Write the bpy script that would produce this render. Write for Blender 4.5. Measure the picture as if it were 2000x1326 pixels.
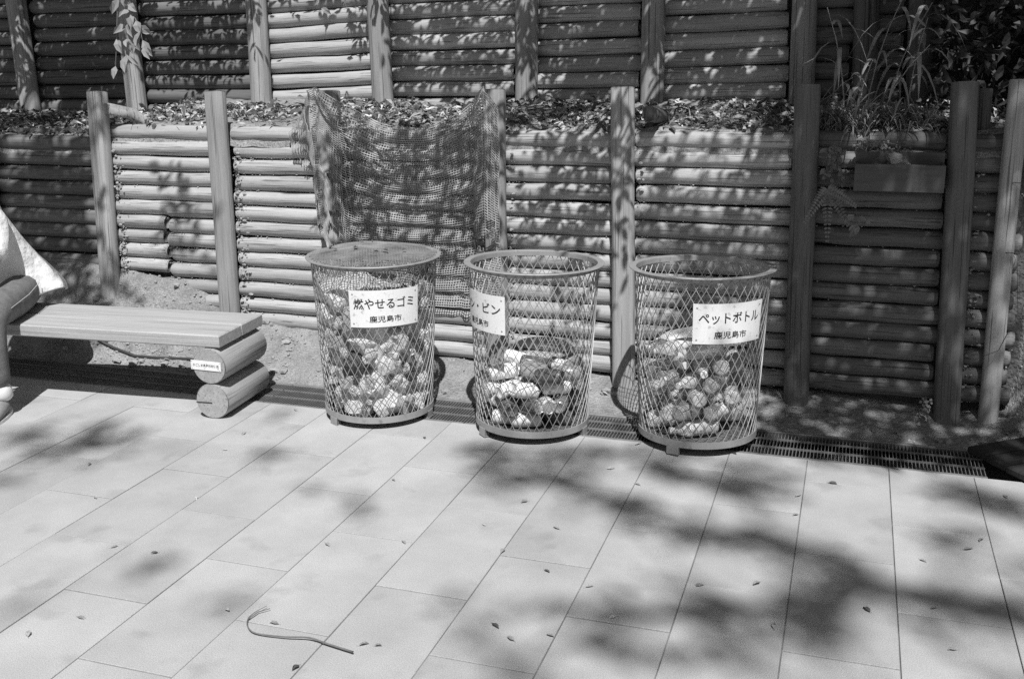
import bpy, math, random
from mathutils import Vector, Matrix, Euler, noise

R = random.Random(7)
rad = math.radians
for o in list(bpy.data.objects):
    bpy.data.objects.remove(o, do_unlink=True)
SC = bpy.context.scene
COL = SC.collection

# ------------------------------------------------------------------ camera
cd = bpy.data.cameras.new("camera")
cam = bpy.data.objects.new("camera", cd)
COL.objects.link(cam)
cd.sensor_width = 36.0
cd.lens = 1996.0 / 2000.0 * 36.0
cd.clip_start, cd.clip_end = 0.05, 300.0
cam.matrix_world = (Matrix.Translation((0, 0, 1.5523)) @ Matrix.Rotation(.3233, 4, 'Z')
                    @ Matrix.Rotation(math.pi / 2 - .2734, 4, 'X') @ Matrix.Rotation(-.0142, 4, 'Z'))
SC.camera = cam

# ------------------------------------------------------------------ light
SUN = Vector((.40, -1.0, 1.68))            # towards the sun
elev = math.atan2(SUN.z, math.hypot(SUN.x, SUN.y))
W = bpy.data.worlds.new("World")
SC.world = W
W.use_nodes = True
wt = W.node_tree
wt.nodes.clear()
sky = wt.nodes.new("ShaderNodeTexSky")
sky.sky_type = 'NISHITA'
sky.sun_disc = False
sky.sun_elevation = elev
sky.sun_rotation = math.atan2(SUN.x, SUN.y)
bw = wt.nodes.new("ShaderNodeRGBToBW")     # monochrome photograph: neutral sky light
bg = wt.nodes.new("ShaderNodeBackground")
bg.inputs["Strength"].default_value = 0.050
wo = wt.nodes.new("ShaderNodeOutputWorld")
wt.links.new(sky.outputs[0], bw.inputs[0])
wt.links.new(bw.outputs[0], bg.inputs[0])
wt.links.new(bg.outputs[0], wo.inputs[0])
sd = bpy.data.lights.new("sun", 'SUN')
sd.energy = 5.0
sd.angle = rad(.53)
sd.color = (1, 1, 1)
sun = bpy.data.objects.new("sun", sd)
COL.objects.link(sun)
sun.rotation_euler = SUN.to_track_quat('Z', 'Y').to_euler()
sun.location = SUN * 8
SC.view_settings.view_transform = 'Standard'
SC.view_settings.look = 'None'
SC.view_settings.exposure = 0.08
SC.view_settings.gamma = 1.0
SC.view_settings.use_curve_mapping = False
SC.cycles.use_denoising = False            # leave the sampling noise as film grain
SC.cycles.max_bounces = 6
SC.cycles.transparent_max_bounces = 12

# ------------------------------------------------------------------ helpers
def tag(o, label=None, cat=None, group=None, kind=None):
    if label: o["label"] = label
    if cat: o["category"] = cat
    if group: o["group"] = group
    if kind: o["kind"] = kind
    return o

def thing(name, label, cat, loc=(0, 0, 0), group=None, rotz=0.0):
    o = bpy.data.objects.new(name, None)
    COL.objects.link(o)
    o.location = loc
    o.rotation_euler = (0, 0, rotz)
    o.empty_display_size = .05
    return tag(o, label, cat, group)

class MB:
    """collects faces; build() links them as one mesh object"""
    def __init__(s):
        s.v, s.f, s.m = [], [], []
    def add(s, vs, fs, mi=0):
        b = len(s.v)
        s.v += [tuple(p) for p in vs]
        s.f += [tuple(i + b for i in f) for f in fs]
        s.m += [mi] * len(fs)
    def box(s, c, d, M=None, mi=0, ch=0.0):
        x, y, z = d[0] / 2, d[1] / 2, d[2] / 2
        if ch <= 0:
            vs = [Vector((a * x, b * y, e * z)) for e in (-1, 1) for b in (-1, 1) for a in (-1, 1)]
            fs = [(0, 2, 3, 1), (4, 5, 7, 6), (0, 1, 5, 4), (2, 6, 7, 3), (0, 4, 6, 2), (1, 3, 7, 5)]
        else:      # chamfered top and bottom rims
            vs, fs = [], []
            for zz, k in ((-z, ch), (-z + ch, 0), (z - ch, 0), (z, ch)):
                vs += [Vector((a * (x - k), b * (y - k), zz)) for a, b in ((-1, -1), (1, -1), (1, 1), (-1, 1))]
            for r in range(3):
                for i in range(4):
                    j = (i + 1) % 4
                    fs.append((r * 4 + i, r * 4 + j, r * 4 + 4 + j, r * 4 + 4 + i))
            fs += [(3, 2, 1, 0), (12, 13, 14, 15)]
        if M: vs = [M @ p for p in vs]
        c = Vector(c)
        s.add([p + c for p in vs], fs, mi)
    def tube(s, pts, radii, n=6, cap=True, mi=0, phase=0.0, squash=1.0):
        pts = [Vector(p) for p in pts]
        if not hasattr(radii, '__len__'): radii = [radii] * len(pts)
        vs, fs = [], []
        up = None
        for i, p in enumerate(pts):
            t = (pts[min(i + 1, len(pts) - 1)] - pts[max(i - 1, 0)])
            if t.length < 1e-9: t = Vector((0, 0, 1))
            t.normalize()
            if up is None:
                up = Vector((0, 0, 1)) if abs(t.z) < .9 else Vector((1, 0, 0))
            a = t.cross(up)
            if a.length < 1e-6: a = t.orthogonal()
            a.normalize()
            b = a.cross(t).normalized()
            up = b
            for k in range(n):
                th = phase + 2 * math.pi * k / n
                vs.append(p + radii[i] * (math.cos(th) * a + squash * math.sin(th) * b))
        for i in range(len(pts) - 1):
            for k in range(n):
                k2 = (k + 1) % n
                fs.append((i * n + k, i * n + k2, (i + 1) * n + k2, (i + 1) * n + k))
        if cap:
            fs.append(tuple(range(n)))
            fs.append(tuple(reversed(range((len(pts) - 1) * n, len(pts) * n))))
        s.add(vs, fs, mi)
    def lathe(s, prof, n=24, M=None, mi=0, a0=0.0, a1=2 * math.pi):
        full = abs(a1 - a0 - 2 * math.pi) < 1e-6
        m = n if full else n + 1
        vs, fs = [], []
        for r, z in prof:
            for k in range(m):
                th = a0 + (a1 - a0) * k / n
                vs.append(Vector((r * math.cos(th), r * math.sin(th), z)))
        for i in range(len(prof) - 1):
            for k in range(n):
                k2 = (k + 1) % m
                fs.append((i * m + k, i * m + k2, (i + 1) * m + k2, (i + 1) * m + k))
        if M: vs = [M @ p for p in vs]
        s.add(vs, fs, mi)
    def leaf(s, p, ln, wd, d=None, up=None, curl=.15, rng=R, mi=0):
        """pointed leaf folded on its midrib"""
        d = d or Vector((rng.gauss(0, 1), rng.gauss(0, 1), rng.gauss(0, 1)))
        d = d.normalized()
        up = up or Vector((rng.gauss(0, 1), rng.gauss(0, 1), rng.gauss(0, 1)))
        a = d.cross(up)
        if a.length < 1e-5: a = d.orthogonal()
        a.normalize()
        n = a.cross(d)
        p = Vector(p)
        c = curl * ln
        vs = [p, p + d * ln * .35 + a * wd * .5 + n * wd * .18, p + d * ln * .4 + n * c * .3, p + d * ln * .35 - a * wd * .5 + n * wd * .18,
              p + d * ln * .72 + a * wd * .36 + n * (wd * .12 + c * .2), p + d * ln * .72 - a * wd * .36 + n * (wd * .12 + c * .2),
              p + d * ln * .97 - n * c]
        s.add(vs, [(0, 1, 2), (0, 2, 3), (1, 4, 6, 2), (2, 6, 5, 3)], mi)
    def mesh(s, name, mats, smooth=False):
        me = bpy.data.meshes.new(name)
        me.from_pydata(s.v, [], s.f)
        if not isinstance(mats, (list, tuple)): mats = [mats]
        for m in mats: me.materials.append(m)
        if len(mats) > 1: me.polygons.foreach_set("material_index", s.m)
        if smooth: me.polygons.foreach_set("use_smooth", [True] * len(s.f))
        me.update()
        return me
    def build(s, name, mats, parent=None, loc=(0, 0, 0), smooth=False, rot=(0, 0, 0)):
        return place(name, s.mesh(name, mats, smooth), parent, loc, rot)

def place(name, me, parent=None, loc=(0, 0, 0), rot=(0, 0, 0), sc=None):
    o = bpy.data.objects.new(name, me)
    COL.objects.link(o)
    o.parent = parent
    o.location = loc
    o.rotation_euler = rot
    if sc: o.scale = sc
    return o

def copy_tree(o, parent=None):
    c = o.copy()
    COL.objects.link(c)
    c.parent = parent
    for ch in list(o.children):
        if ch.name in bpy.data.objects: copy_tree(ch, c)
    return c

def nz(x, y=0.0, z=0.0): return noise.noise(Vector((x, y, z)))

# ------------------------------------------------------------------ materials (all neutral: a monochrome picture)
def mat(name, base, var=.25, scale=6.0, rough=.85, stretch=(1, 1, 1), bump=.3, bscale=40.0, bdist=.004, rnd=.12,
        metal=0.0, spots=0.0, spot_scale=25.0, coord="Object", spec=.3, grain=.0, gscale=400.0, transl=0.0, detail=6.0, cracks=0.0, crack_scale=2.2):
    m = bpy.data.materials.new(name)
    m.use_nodes = True
    t = m.node_tree
    L = t.links.new
    b = t.nodes["Principled BSDF"]
    b.inputs["Roughness"].default_value = rough
    b.inputs["Metallic"].default_value = metal
    b.inputs["Specular IOR Level"].default_value = spec
    tc = t.nodes.new("ShaderNodeTexCoord")
    mp = t.nodes.new("ShaderNodeMapping")
    mp.inputs["Scale"].default_value = stretch
    oi = t.nodes.new("ShaderNodeObjectInfo")
    cmb = t.nodes.new("ShaderNodeVectorMath"); cmb.operation = 'ADD'
    mu = t.nodes.new("ShaderNodeVectorMath"); mu.operation = 'SCALE'
    cx = t.nodes.new("ShaderNodeCombineXYZ")
    for k in range(3): L(oi.outputs["Random"], cx.inputs[k])
    L(cx.outputs[0], mu.inputs[0]); mu.inputs["Scale"].default_value = 37.0
    L(tc.outputs[coord], mp.inputs[0])
    L(mp.outputs[0], cmb.inputs[0]); L(mu.outputs[0], cmb.inputs[1])
    n1 = t.nodes.new("ShaderNodeTexNoise")
    n1.inputs["Scale"].default_value = scale
    n1.inputs["Detail"].default_value = detail
    n1.inputs["Roughness"].default_value = .65
    L(cmb.outputs[0], n1.inputs["Vector"])
    mr = t.nodes.new("ShaderNodeMapRange")
    mr.inputs["From Min"].default_value = .25; mr.inputs["From Max"].default_value = .75
    mr.inputs["To Min"].default_value = base * (1 - var); mr.inputs["To Max"].default_value = base * (1 + var)
    L(n1.outputs[0], mr.inputs["Value"])
    out = mr.outputs[0]
    def mul(a, lo, hi, src):
        r = t.nodes.new("ShaderNodeMapRange")
        r.inputs["To Min"].default_value = lo; r.inputs["To Max"].default_value = hi
        L(src, r.inputs["Value"])
        q = t.nodes.new("ShaderNodeMath"); q.operation = 'MULTIPLY'
        L(a, q.inputs[0]); L(r.outputs[0], q.inputs[1])
        return q.outputs[0]
    if rnd: out = mul(out, 1 - rnd, 1 + rnd, oi.outputs["Random"])
    if spots:
        n3 = t.nodes.new("ShaderNodeTexNoise"); n3.inputs["Scale"].default_value = spot_scale; n3.inputs["Detail"].default_value = 3
        L(cmb.outputs[0], n3.inputs["Vector"])
        r3 = t.nodes.new("ShaderNodeMapRange"); r3.inputs["From Min"].default_value = .60; r3.inputs["From Max"].default_value = .72
        L(n3.outputs[0], r3.inputs["Value"])
        out = mul(out, 1.0, 1 - spots, r3.outputs[0])
    if cracks:
        n5 = t.nodes.new("ShaderNodeTexNoise"); n5.inputs["Scale"].default_value = crack_scale; n5.inputs["Detail"].default_value = 2
        m5 = t.nodes.new("ShaderNodeMapping"); m5.inputs["Scale"].default_value = tuple(.35 if k < 10 else 1.6 for k in stretch)
        L(cmb.outputs[0], m5.inputs[0]); L(m5.outputs[0], n5.inputs["Vector"])
        r5 = t.nodes.new("ShaderNodeMapRange"); r5.inputs["From Min"].default_value = .60; r5.inputs["From Max"].default_value = .64
        L(n5.outputs[0], r5.inputs["Value"])
        out = mul(out, 1.0, 1 - cracks, r5.outputs[0])
    if grain:
        n4 = t.nodes.new("ShaderNodeTexNoise"); n4.inputs["Scale"].default_value = gscale; n4.inputs["Detail"].default_value = 2
        L(tc.outputs[coord], n4.inputs["Vector"])
        r4 = t.nodes.new("ShaderNodeMapRange"); r4.inputs["From Min"].default_value = .3; r4.inputs["From Max"].default_value = .7
        L(n4.outputs[0], r4.inputs["Value"])
        out = mul(out, 1 - grain, 1 + grain, r4.outputs[0])
    cc = t.nodes.new("ShaderNodeCombineColor")
    for k in range(3): L(out, cc.inputs[k])
    L(cc.outputs[0], b.inputs["Base Color"])
    if bump:
        n2 = t.nodes.new("ShaderNodeTexNoise"); n2.inputs["Scale"].default_value = bscale; n2.inputs["Detail"].default_value = 5
        L(cmb.outputs[0], n2.inputs["Vector"])
        bp = t.nodes.new("ShaderNodeBump"); bp.inputs["Strength"].default_value = bump; bp.inputs["Distance"].default_value = bdist
        L(n2.outputs[0], bp.inputs["Height"]); L(bp.outputs[0], b.inputs["Normal"])
    if transl:
        tr = t.nodes.new("ShaderNodeBsdfTranslucent"); L(cc.outputs[0], tr.inputs[0])
        mx = t.nodes.new("ShaderNodeMixShader"); mx.inputs[0].default_value = transl
        L(b.outputs[0], mx.inputs[1]); L(tr.outputs[0], mx.inputs[2])
        L(mx.outputs[0], t.nodes["Material Output"].inputs[0])
    return m

def plastic(name, tint, clear):
    m = bpy.data.materials.new(name); m.use_nodes = True
    t = m.node_tree; L = t.links.new
    b = t.nodes["Principled BSDF"]
    b.inputs["Base Color"].default_value = (tint, tint, tint, 1)
    b.inputs["Roughness"].default_value = .12
    tr = t.nodes.new("ShaderNodeBsdfTransparent")
    fr = t.nodes.new("ShaderNodeFresnel"); fr.inputs[0].default_value = 1.45
    mp = t.nodes.new("ShaderNodeMapRange"); mp.inputs["To Min"].default_value = 1 - clear; mp.inputs["To Max"].default_value = 1.0
    L(fr.outputs[0], mp.inputs["Value"])
    n = t.nodes.new("ShaderNodeTexNoise"); n.inputs["Scale"].default_value = 45
    bp = t.nodes.new("ShaderNodeBump"); bp.inputs["Strength"].default_value = .5; bp.inputs["Distance"].default_value = .004
    L(n.outputs[0], bp.inputs["Height"]); L(bp.outputs[0], b.inputs["Normal"])
    mx = t.nodes.new("ShaderNodeMixShader")
    L(mp.outputs[0], mx.inputs[0]); L(tr.outputs[0], mx.inputs[1]); L(b.outputs[0], mx.inputs[2])
    L(mx.outputs[0], t.nodes["Material Output"].inputs[0])
    return m

M = dict(
    paver=mat("paver_concrete", .405, .20, 2.2, .9, bump=.5, bscale=260, bdist=.0015, rnd=.07, spots=.16, spot_scale=6, grain=.24, gscale=330),
    joint=mat("joint_sand", .20, .6, 9, .95, rnd=0),
    ground=mat("ground_concrete", .42, .2, 2, .9, rnd=0, coord="Generated"),
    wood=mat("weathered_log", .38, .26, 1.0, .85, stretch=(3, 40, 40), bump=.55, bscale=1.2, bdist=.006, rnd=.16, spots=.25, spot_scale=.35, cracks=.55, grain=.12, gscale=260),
    wood_dk=mat("shaded_log", .15, .32, 1.0, .85, stretch=(3, 40, 40), bump=.55, bscale=1.2, bdist=.006, rnd=.22, spots=.3, spot_scale=.35, cracks=.55, grain=.12, gscale=260),  # darker copy of the log wood, shade over its bays put into the colour
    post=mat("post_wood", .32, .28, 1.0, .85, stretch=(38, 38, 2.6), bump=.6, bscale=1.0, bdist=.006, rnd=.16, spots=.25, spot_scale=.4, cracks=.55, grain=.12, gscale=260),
    post_dk=mat("dark_post_wood", .125, .30, 1.0, .85, stretch=(38, 38, 2.6), bump=.6, bscale=1.0, bdist=.006, rnd=.16, spots=.4, spot_scale=.7, cracks=.55, grain=.12, gscale=260),  # darker copy of the post wood, shade on the right-end posts put into the colour
    bench=mat("sawn_cedar", .39, .26, 1.0, .8, stretch=(1.6, 55, 55), bump=.25, bscale=1.0, bdist=.003, rnd=.04, cracks=.30, grain=.14, gscale=300),
    bench_log=mat("turned_log", .34, .22, 1.0, .8, stretch=(40, 2, 40), bump=.2, bscale=1.0, bdist=.003, rnd=.04, cracks=.35, grain=.16, gscale=300),
    soil=mat("dry_soil", .27, .40, 9, .95, bump=1.0, bscale=55, bdist=.02, rnd=0, grain=.3, gscale=160),
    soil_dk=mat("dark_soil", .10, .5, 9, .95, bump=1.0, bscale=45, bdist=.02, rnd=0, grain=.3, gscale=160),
    clod=mat("soil_clod", .33, .35, 25, .95, bump=.6, bscale=90, bdist=.006, rnd=0, grain=.25, gscale=300),
    steel=mat("galvanised_steel", .34, .18, 14, .55, bump=.15, bscale=60, bdist=.002, rnd=.03, metal=.25, spots=.35, spot_scale=30, spec=.5, grain=.1, gscale=500),
    strand=mat("mesh_steel", .36, .2, 20, .5, bump=0, rnd=.04, metal=.25, spec=.5),
    floor_plate=mat("rusty_plate", .12, .4, 14, .7, bump=.2, rnd=0),
    plate=mat("enamel_plate", .80, .05, 8, .4, bump=0, rnd=.02, spots=.35, spot_scale=55, spec=.5, grain=.05, gscale=300),
    ink=mat("black_lettering", .025, .2, 30, .5, bump=0, rnd=0),
    grate=mat("grate_steel", .22, .3, 18, .6, bump=.2, rnd=.08, metal=.2),
    net_dk=mat("cover_cord", .20, .5, 12, .9, bump=0, rnd=0),
    net=mat("net_cord", .42, .30, 12, .9, bump=0, rnd=0),
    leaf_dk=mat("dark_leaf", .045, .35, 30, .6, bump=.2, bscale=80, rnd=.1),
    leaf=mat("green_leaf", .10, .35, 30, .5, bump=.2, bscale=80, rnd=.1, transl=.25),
    blade=mat("grass_blade", .26, .4, 14, .6, bump=0, rnd=.15, transl=.25),
    dead=mat("dead_leaf", .42, .55, 16, .8, bump=.4, bscale=70, rnd=.3, transl=.1, detail=1.0),
    dead_lt=mat("bleached_leaf", .62, .2, 16, .8, bump=.3, bscale=70, rnd=.1),
    dead_dk=mat("brown_leaf", .10, .5, 30, .8, bump=.4, bscale=70, rnd=.3),
    cane=mat("bamboo_leaf", .36, .3, 14, .55, bump=0, rnd=.2, transl=.25),
    bark=mat("bark", .10, .4, 12, .9, stretch=(6, 6, 1), bump=.8, bscale=8, bdist=.02, rnd=0),
    twig=mat("twig_bark", .17, .35, 40, .85, bump=.6, bscale=120, bdist=.002, rnd=.1),
    stone=mat("rough_stone", .38, .35, 30, .9, bump=1, bscale=60, bdist=.01, rnd=.1),
    ramp=mat("black_rubber", .028, .3, 10, .8, stretch=(1, 14, 1), bump=.6, bscale=12, bdist=.004, rnd=.1),
    box=mat("planter_wood", .10, .35, 1.2, .8, stretch=(3, 20, 20), bump=.4, bscale=1, rnd=.1),
    hose=mat("black_hose", .06, .2, 20, .5, bump=0, rnd=0),
    can_lt=mat("can_paint_light", .70, .25, 30, .3, bump=0, rnd=.2, spots=.7, spot_scale=28, spec=.5),
    can_dk=mat("can_paint_dark", .07, .3, 30, .3, bump=0, rnd=.3, spots=-2.5, spot_scale=34, spec=.5),
    can_md=mat("can_paint_mid", .30, .4, 30, .3, bump=0, rnd=.3, spots=.6, spot_scale=30, spec=.5),
    alu=mat("aluminium", .75, .05, 20, .28, bump=0, rnd=.05, metal=.85),
    pet=plastic("clear_plastic", .85, .52),
    petg=plastic("smoked_plastic", .45, .45),
    label=mat("bottle_label", .62, .3, 40, .5, bump=0, rnd=.3, spots=.75, spot_scale=40),
    cap=mat("bottle_cap", .75, .05, 10, .4, bump=0, rnd=.25),
    bagw=mat("white_plastic_bag", .88, .10, 12, .35, bump=.7, bscale=35, bdist=.01, rnd=.08, spec=.5, transl=.25),
    bagg=mat("grey_waste_paper", .42, .30, 14, .6, bump=.6, bscale=30, bdist=.01, rnd=.3),
    bagd=mat("dark_wrapper", .09, .4, 14, .4, bump=.5, bscale=30, bdist=.01, rnd=.4),
    shirt=mat("white_cotton", .74, .06, 6, .9, bump=.9, bscale=7, bdist=.05, rnd=0, grain=.06, gscale=400),
    jeans=mat("denim", .15, .35, 22, .9, bump=.6, bscale=130, bdist=.002, rnd=0, grain=.25, gscale=420),
    seam=mat("seam_thread", .45, .1, 20, .9, bump=0, rnd=0),
    skin=mat("skin", .42, .06, 8, .55, bump=.1, rnd=0),
    hair=mat("dark_hair", .03, .4, 60, .5, bump=.5, bscale=120, rnd=0),
    shoe=mat("canvas_shoe", .22, .3, 40, .8, bump=.3, bscale=200, bdist=.001, rnd=0),
    sole=mat("shoe_sole", .70, .05, 10, .7, bump=0, rnd=0),
    eye=mat("eye_white", .75, .03, 10, .3, bump=0, rnd=0),
)

# ------------------------------------------------------------------ ground and paving (structure)
g = MB()
g.add([(-40, -40, -.075), (40, -40, -.075), (40, 40, -.075), (-40, 40, -.075)], [(0, 1, 2, 3)])
ground = tag(g.build("ground", M["joint"]), kind="structure")

g = MB()
g.add([(-6.4, .3, -.0045), (2.6, .3, -.0045), (2.6, 3.902, -.0045), (-6.4, 3.902, -.0045)], [(0, 1, 2, 3)])
tag(g.build("paving_joints", M["joint"]), kind="structure")
PW, PL = .30, .5894
paving = bpy.data.objects.new("paving", None)
COL.objects.link(paving)
tag(paving, kind="structure")
def paver_mesh(y0, y1):
    b = MB()
    b.box((0, (y0 + y1) / 2, -.03), (PW - .0032, (y1 - y0) - .0042, .06), ch=.0013)
    return b.mesh("paver", M["paver"])
full = paver_mesh(0, PL)
EDGE = 3.905
for k in range(-10, 18):
    xl = (k - 10.3067) * PW
    ph = .1561 + (.2923 if k % 2 else 0)
    n = -1
    while True:
        y0 = ph + n * PL
        y1 = y0 + PL
        n += 1
        if y0 > EDGE - .02: break
        if y1 < .75 and n < 3: continue
        me = full if y1 <= EDGE else paver_mesh(0, EDGE - y0)
        o = place("paver", me, paving, (xl + PW / 2, y0, R.uniform(-.0012, .0012)))
        o.rotation_euler = (R.uniform(-.0012, .0012), R.uniform(-.002, .002), 0)

# soil apron between drain and wall, climbing to the left; earth bank on the right
def wall_ground(x):
    pts = [(-8, .50), (-4.2, .47), (-3.75, .44), (-3.45, .40), (-3.1, .27), (-2.7, .18), (-2.0, .10), (-1.0, .07), (.0, .06), (.5, .03), (.7, .05), (.85, .35), (1.3, .80), (2.2, 1.0), (4, 1.2)]
    for (a, za), (b, zb) in zip(pts, pts[1:]):
        if a <= x <= b:
            s = (x - a) / (b - a); s = s * s * (3 - 2 * s)
            return za + (zb - za) * s
    return pts[0][1] if x < -8 else pts[-1][1]
def soil_z(x, y):
    s = min(1, max(0, (y - 4.20) / (4.56 - 4.20)))
    s = s ** 1.15
    z = -.012 + (wall_ground(x) + .012) * s
    amp = .012 + .03 * min(1, wall_ground(x) * 1.6)
    if x > .66:                             # past the wall's end the bank climbs to the ledge
        q = min(1, max(0, (y - 4.50) / .42)); q = q * q * (3 - 2 * q)
        z += (1.24 - z) * q * min(1, (x - .66) / .10)
        amp = .05
    edge = min(1, max(0, (y - 4.20) * 12))
    z += edge * (amp * nz(x * 5, y * 5, 1.3) + .5 * amp * nz(x * 14, y * 14, 4.1) + .35 * amp * nz(x * 37, y * 37, 7.7))
    return z
b = MB()
nx, ny = 330, 26
X0, X1, Y0, Y1 = -8.0, 3.6, 4.195, 5.42
vs = []
for j in range(ny + 1):
    fy = j / ny
    y = Y0 + (Y1 - Y0) * fy ** 1.4
    for i in range(nx + 1):
        x = X0 + (X1 - X0) * i / nx
        vs.append((x, y, soil_z(x, y)))
b.add(vs, [(j * (nx + 1) + i, j * (nx + 1) + i + 1, (j + 1) * (nx + 1) + i + 1, (j + 1) * (nx + 1) + i) for j in range(ny) for i in range(nx)])
tag(b.build("soil_bank", M["soil"], smooth=True), kind="structure")

# ledge between the two walls
def ledge_z(x, y):
    base = 1.205
    if x < -3.75: base -= .06 * min(1, (-3.75 - x) / .2)
    s = (y - 4.64) / .7
    return base + .10 * s + .02 * nz(x * 4, y * 4, 2.2) + .012 * nz(x * 13, y * 13, 5.5) + .008 * nz(x * 31, y * 31, 8.8)
b = MB()
nx, ny = 300, 16
vs = []
for j in range(ny + 1):
    y = 4.63 + .85 * j / ny
    for i in range(nx + 1):
        x = -7.5 + 9.5 * i / nx
        z = ledge_z(x, y)
        if j == 0: z -= .10
        vs.append((x, y, z))
b.add(vs, [(j * (nx + 1) + i, j * (nx + 1) + i + 1, (j + 1) * (nx + 1) + i + 1, (j + 1) * (nx + 1) + i) for j in range(ny) for i in range(nx)])
tag(b.build("ledge_soil", M["soil"], smooth=True), kind="structure")
# earth behind each wall, and the hillside above
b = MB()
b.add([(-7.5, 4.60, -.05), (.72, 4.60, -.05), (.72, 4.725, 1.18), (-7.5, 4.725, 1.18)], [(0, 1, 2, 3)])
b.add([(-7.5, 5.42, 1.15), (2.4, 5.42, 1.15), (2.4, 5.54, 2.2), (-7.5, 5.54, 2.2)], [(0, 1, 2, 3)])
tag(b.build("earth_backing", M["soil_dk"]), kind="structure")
b = MB()
nx, ny = 60, 14
vs = []
for j in range(ny + 1):
    y = 5.50 + 9 * (j / ny) ** 1.3
    for i in range(nx + 1):
        x = -10 + 16 * i / nx
        vs.append((x, y, 2.12 + (y - 5.5) * .55 + .12 * nz(x, y, 3)))
b.add(vs, [(j * (nx + 1) + i, j * (nx + 1) + i + 1, (j + 1) * (nx + 1) + i + 1, (j + 1) * (nx + 1) + i) for j in range(ny) for i in range(nx)])
tag(b.build("hillside", M["soil_dk"], smooth=True), kind="structure")

# ------------------------------------------------------------------ log walls
def log_mesh(length, r, rng, m):
    b = MB()
    n, segs = 14, 9
    pts, rr = [], []
    ph = rng.random() * 50
    for i in range(segs + 1):
        s = i / segs
        pts.append(Vector(((s - .5) * length, .006 * nz(ph, s * 2.2), .006 * nz(ph + 9, s * 2.2))))
        rr.append(r * (1 + .07 * nz(ph + 3, s * 5)))
    e = .012
    pts = [pts[0] + Vector((0, 0, 0)), pts[0] + Vector((e, 0, 0))] + pts[1:-1] + [pts[-1] - Vector((e, 0, 0)), pts[-1]]
    rr = [rr[0] * .82, rr[0] * .99] + rr[1:-1] + [rr[-1] * .99, rr[-1] * .82]
    b.tube(pts, rr, n)
    # uneven round section
    b.v = [(x, y * (1 + .05 * nz(ph, y * 30, z * 30)), z * (1 + .05 * nz(ph + 5, y * 30, z * 30))) for x, y, z in b.v]
    return b.mesh("log", m, True)

def post_mesh(h, r, rng, m, flat=0.0, sink=.12):
    b = MB()
    ph = rng.random() * 50
    pts, rr = [], []
    for i in range(9):
        s = i / 8
        pts.append(Vector((.006 * nz(ph, s * 2), .006 * nz(ph + 7, s * 2), -sink + s * (h + sink))))
        rr.append(r * (1 + .04 * nz(ph + 3, s * 4)))
    pts.append(pts[-1] + Vector((0, 0, .006))); rr.append(rr[-1] * .93)
    b.tube(pts, rr, 16)
    if flat:
        b.v = [(x, max(y, -r * flat), z) for x, y, z in b.v]
    me = b.mesh("post", m, True)
    return me

LEAN, BAT = -.035, .10
def log_wall(name, label, bays, posts, ylog, ypost, rows, ph, rlog, rpost, pitch, base, dark, tilt):
    root = thing(name, label, "wall", (0, ylog, base))
    for bi, (xa, xb, ztop, zmin) in enumerate(bays):
        Lb = xb - xa
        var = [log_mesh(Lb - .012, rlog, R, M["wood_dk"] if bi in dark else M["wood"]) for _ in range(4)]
        z = ztop
        k = 0
        while z > zmin and k < rows:
            xc = (xa + xb) / 2 + LEAN * z + R.uniform(-.012, .012)
            o = place("log", var[(k * 3 + bi) % 4], root,
                      (xc, BAT * z + R.uniform(-.006, .006), z - base))
            o.rotation_euler = (R.uniform(0, 6.28), -(tilt[bi] + R.uniform(-.006, .006)), R.uniform(-.006, .006))
            o.scale = (1, 1, R.uniform(.95, 1.05))
            z -= pitch * R.uniform(.96, 1.04)
            k += 1
    for x, zb, h, lean, dk, flat in posts:
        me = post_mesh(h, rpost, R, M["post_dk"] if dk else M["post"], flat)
        o = place("post", me, root, (x, ypost - ylog + BAT * zb, zb - base))
        o.rotation_euler = (-math.atan(BAT), math.atan(lean), R.uniform(-.2, .2) if not flat else R.uniform(-.06, .06))
    return root

PA, PB, PN1, PN2, PC, PD, PE = -3.82, -3.07, -2.44, -1.575, -.953, -.171, .452
low_bays = [(-6.2, -5.35, 1.12, .42), (-5.35, -4.6, 1.10, .42), (-4.6, PA - .01, 1.105, .42), (PA + .02, PB - .01, 1.170, .76), (PA + .02, -3.475, .775, .42), (-3.462, PB - .01, .765, .24),
            (PB + .035, PN1 - .01, 1.165, .15), (PN1 + .01, PN2 - .01, 1.165, .07), (PN2 + .02, PC - .03, 1.16, .07), (PC + .03, PD - .035, 1.165, .07),
            (PD + .03, PE - .045, 1.172, .06), (PE + .03, .70, 1.165, .05)]
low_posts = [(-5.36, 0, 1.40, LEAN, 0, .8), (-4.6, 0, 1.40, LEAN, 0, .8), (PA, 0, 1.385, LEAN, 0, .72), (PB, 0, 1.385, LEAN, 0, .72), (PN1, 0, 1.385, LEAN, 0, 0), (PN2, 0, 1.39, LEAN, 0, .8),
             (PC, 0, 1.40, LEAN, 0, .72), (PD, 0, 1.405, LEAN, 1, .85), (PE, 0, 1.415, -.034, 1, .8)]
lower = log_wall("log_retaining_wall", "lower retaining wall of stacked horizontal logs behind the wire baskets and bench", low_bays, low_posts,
                 4.552, 4.478, 18, 0, .0396, .054, .0800, 0.0, (0, 1, 2, 10, 11), [0, 0, 0, 0, 0, .006, 0, 0, 0, -.003, .0, 0])
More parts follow.
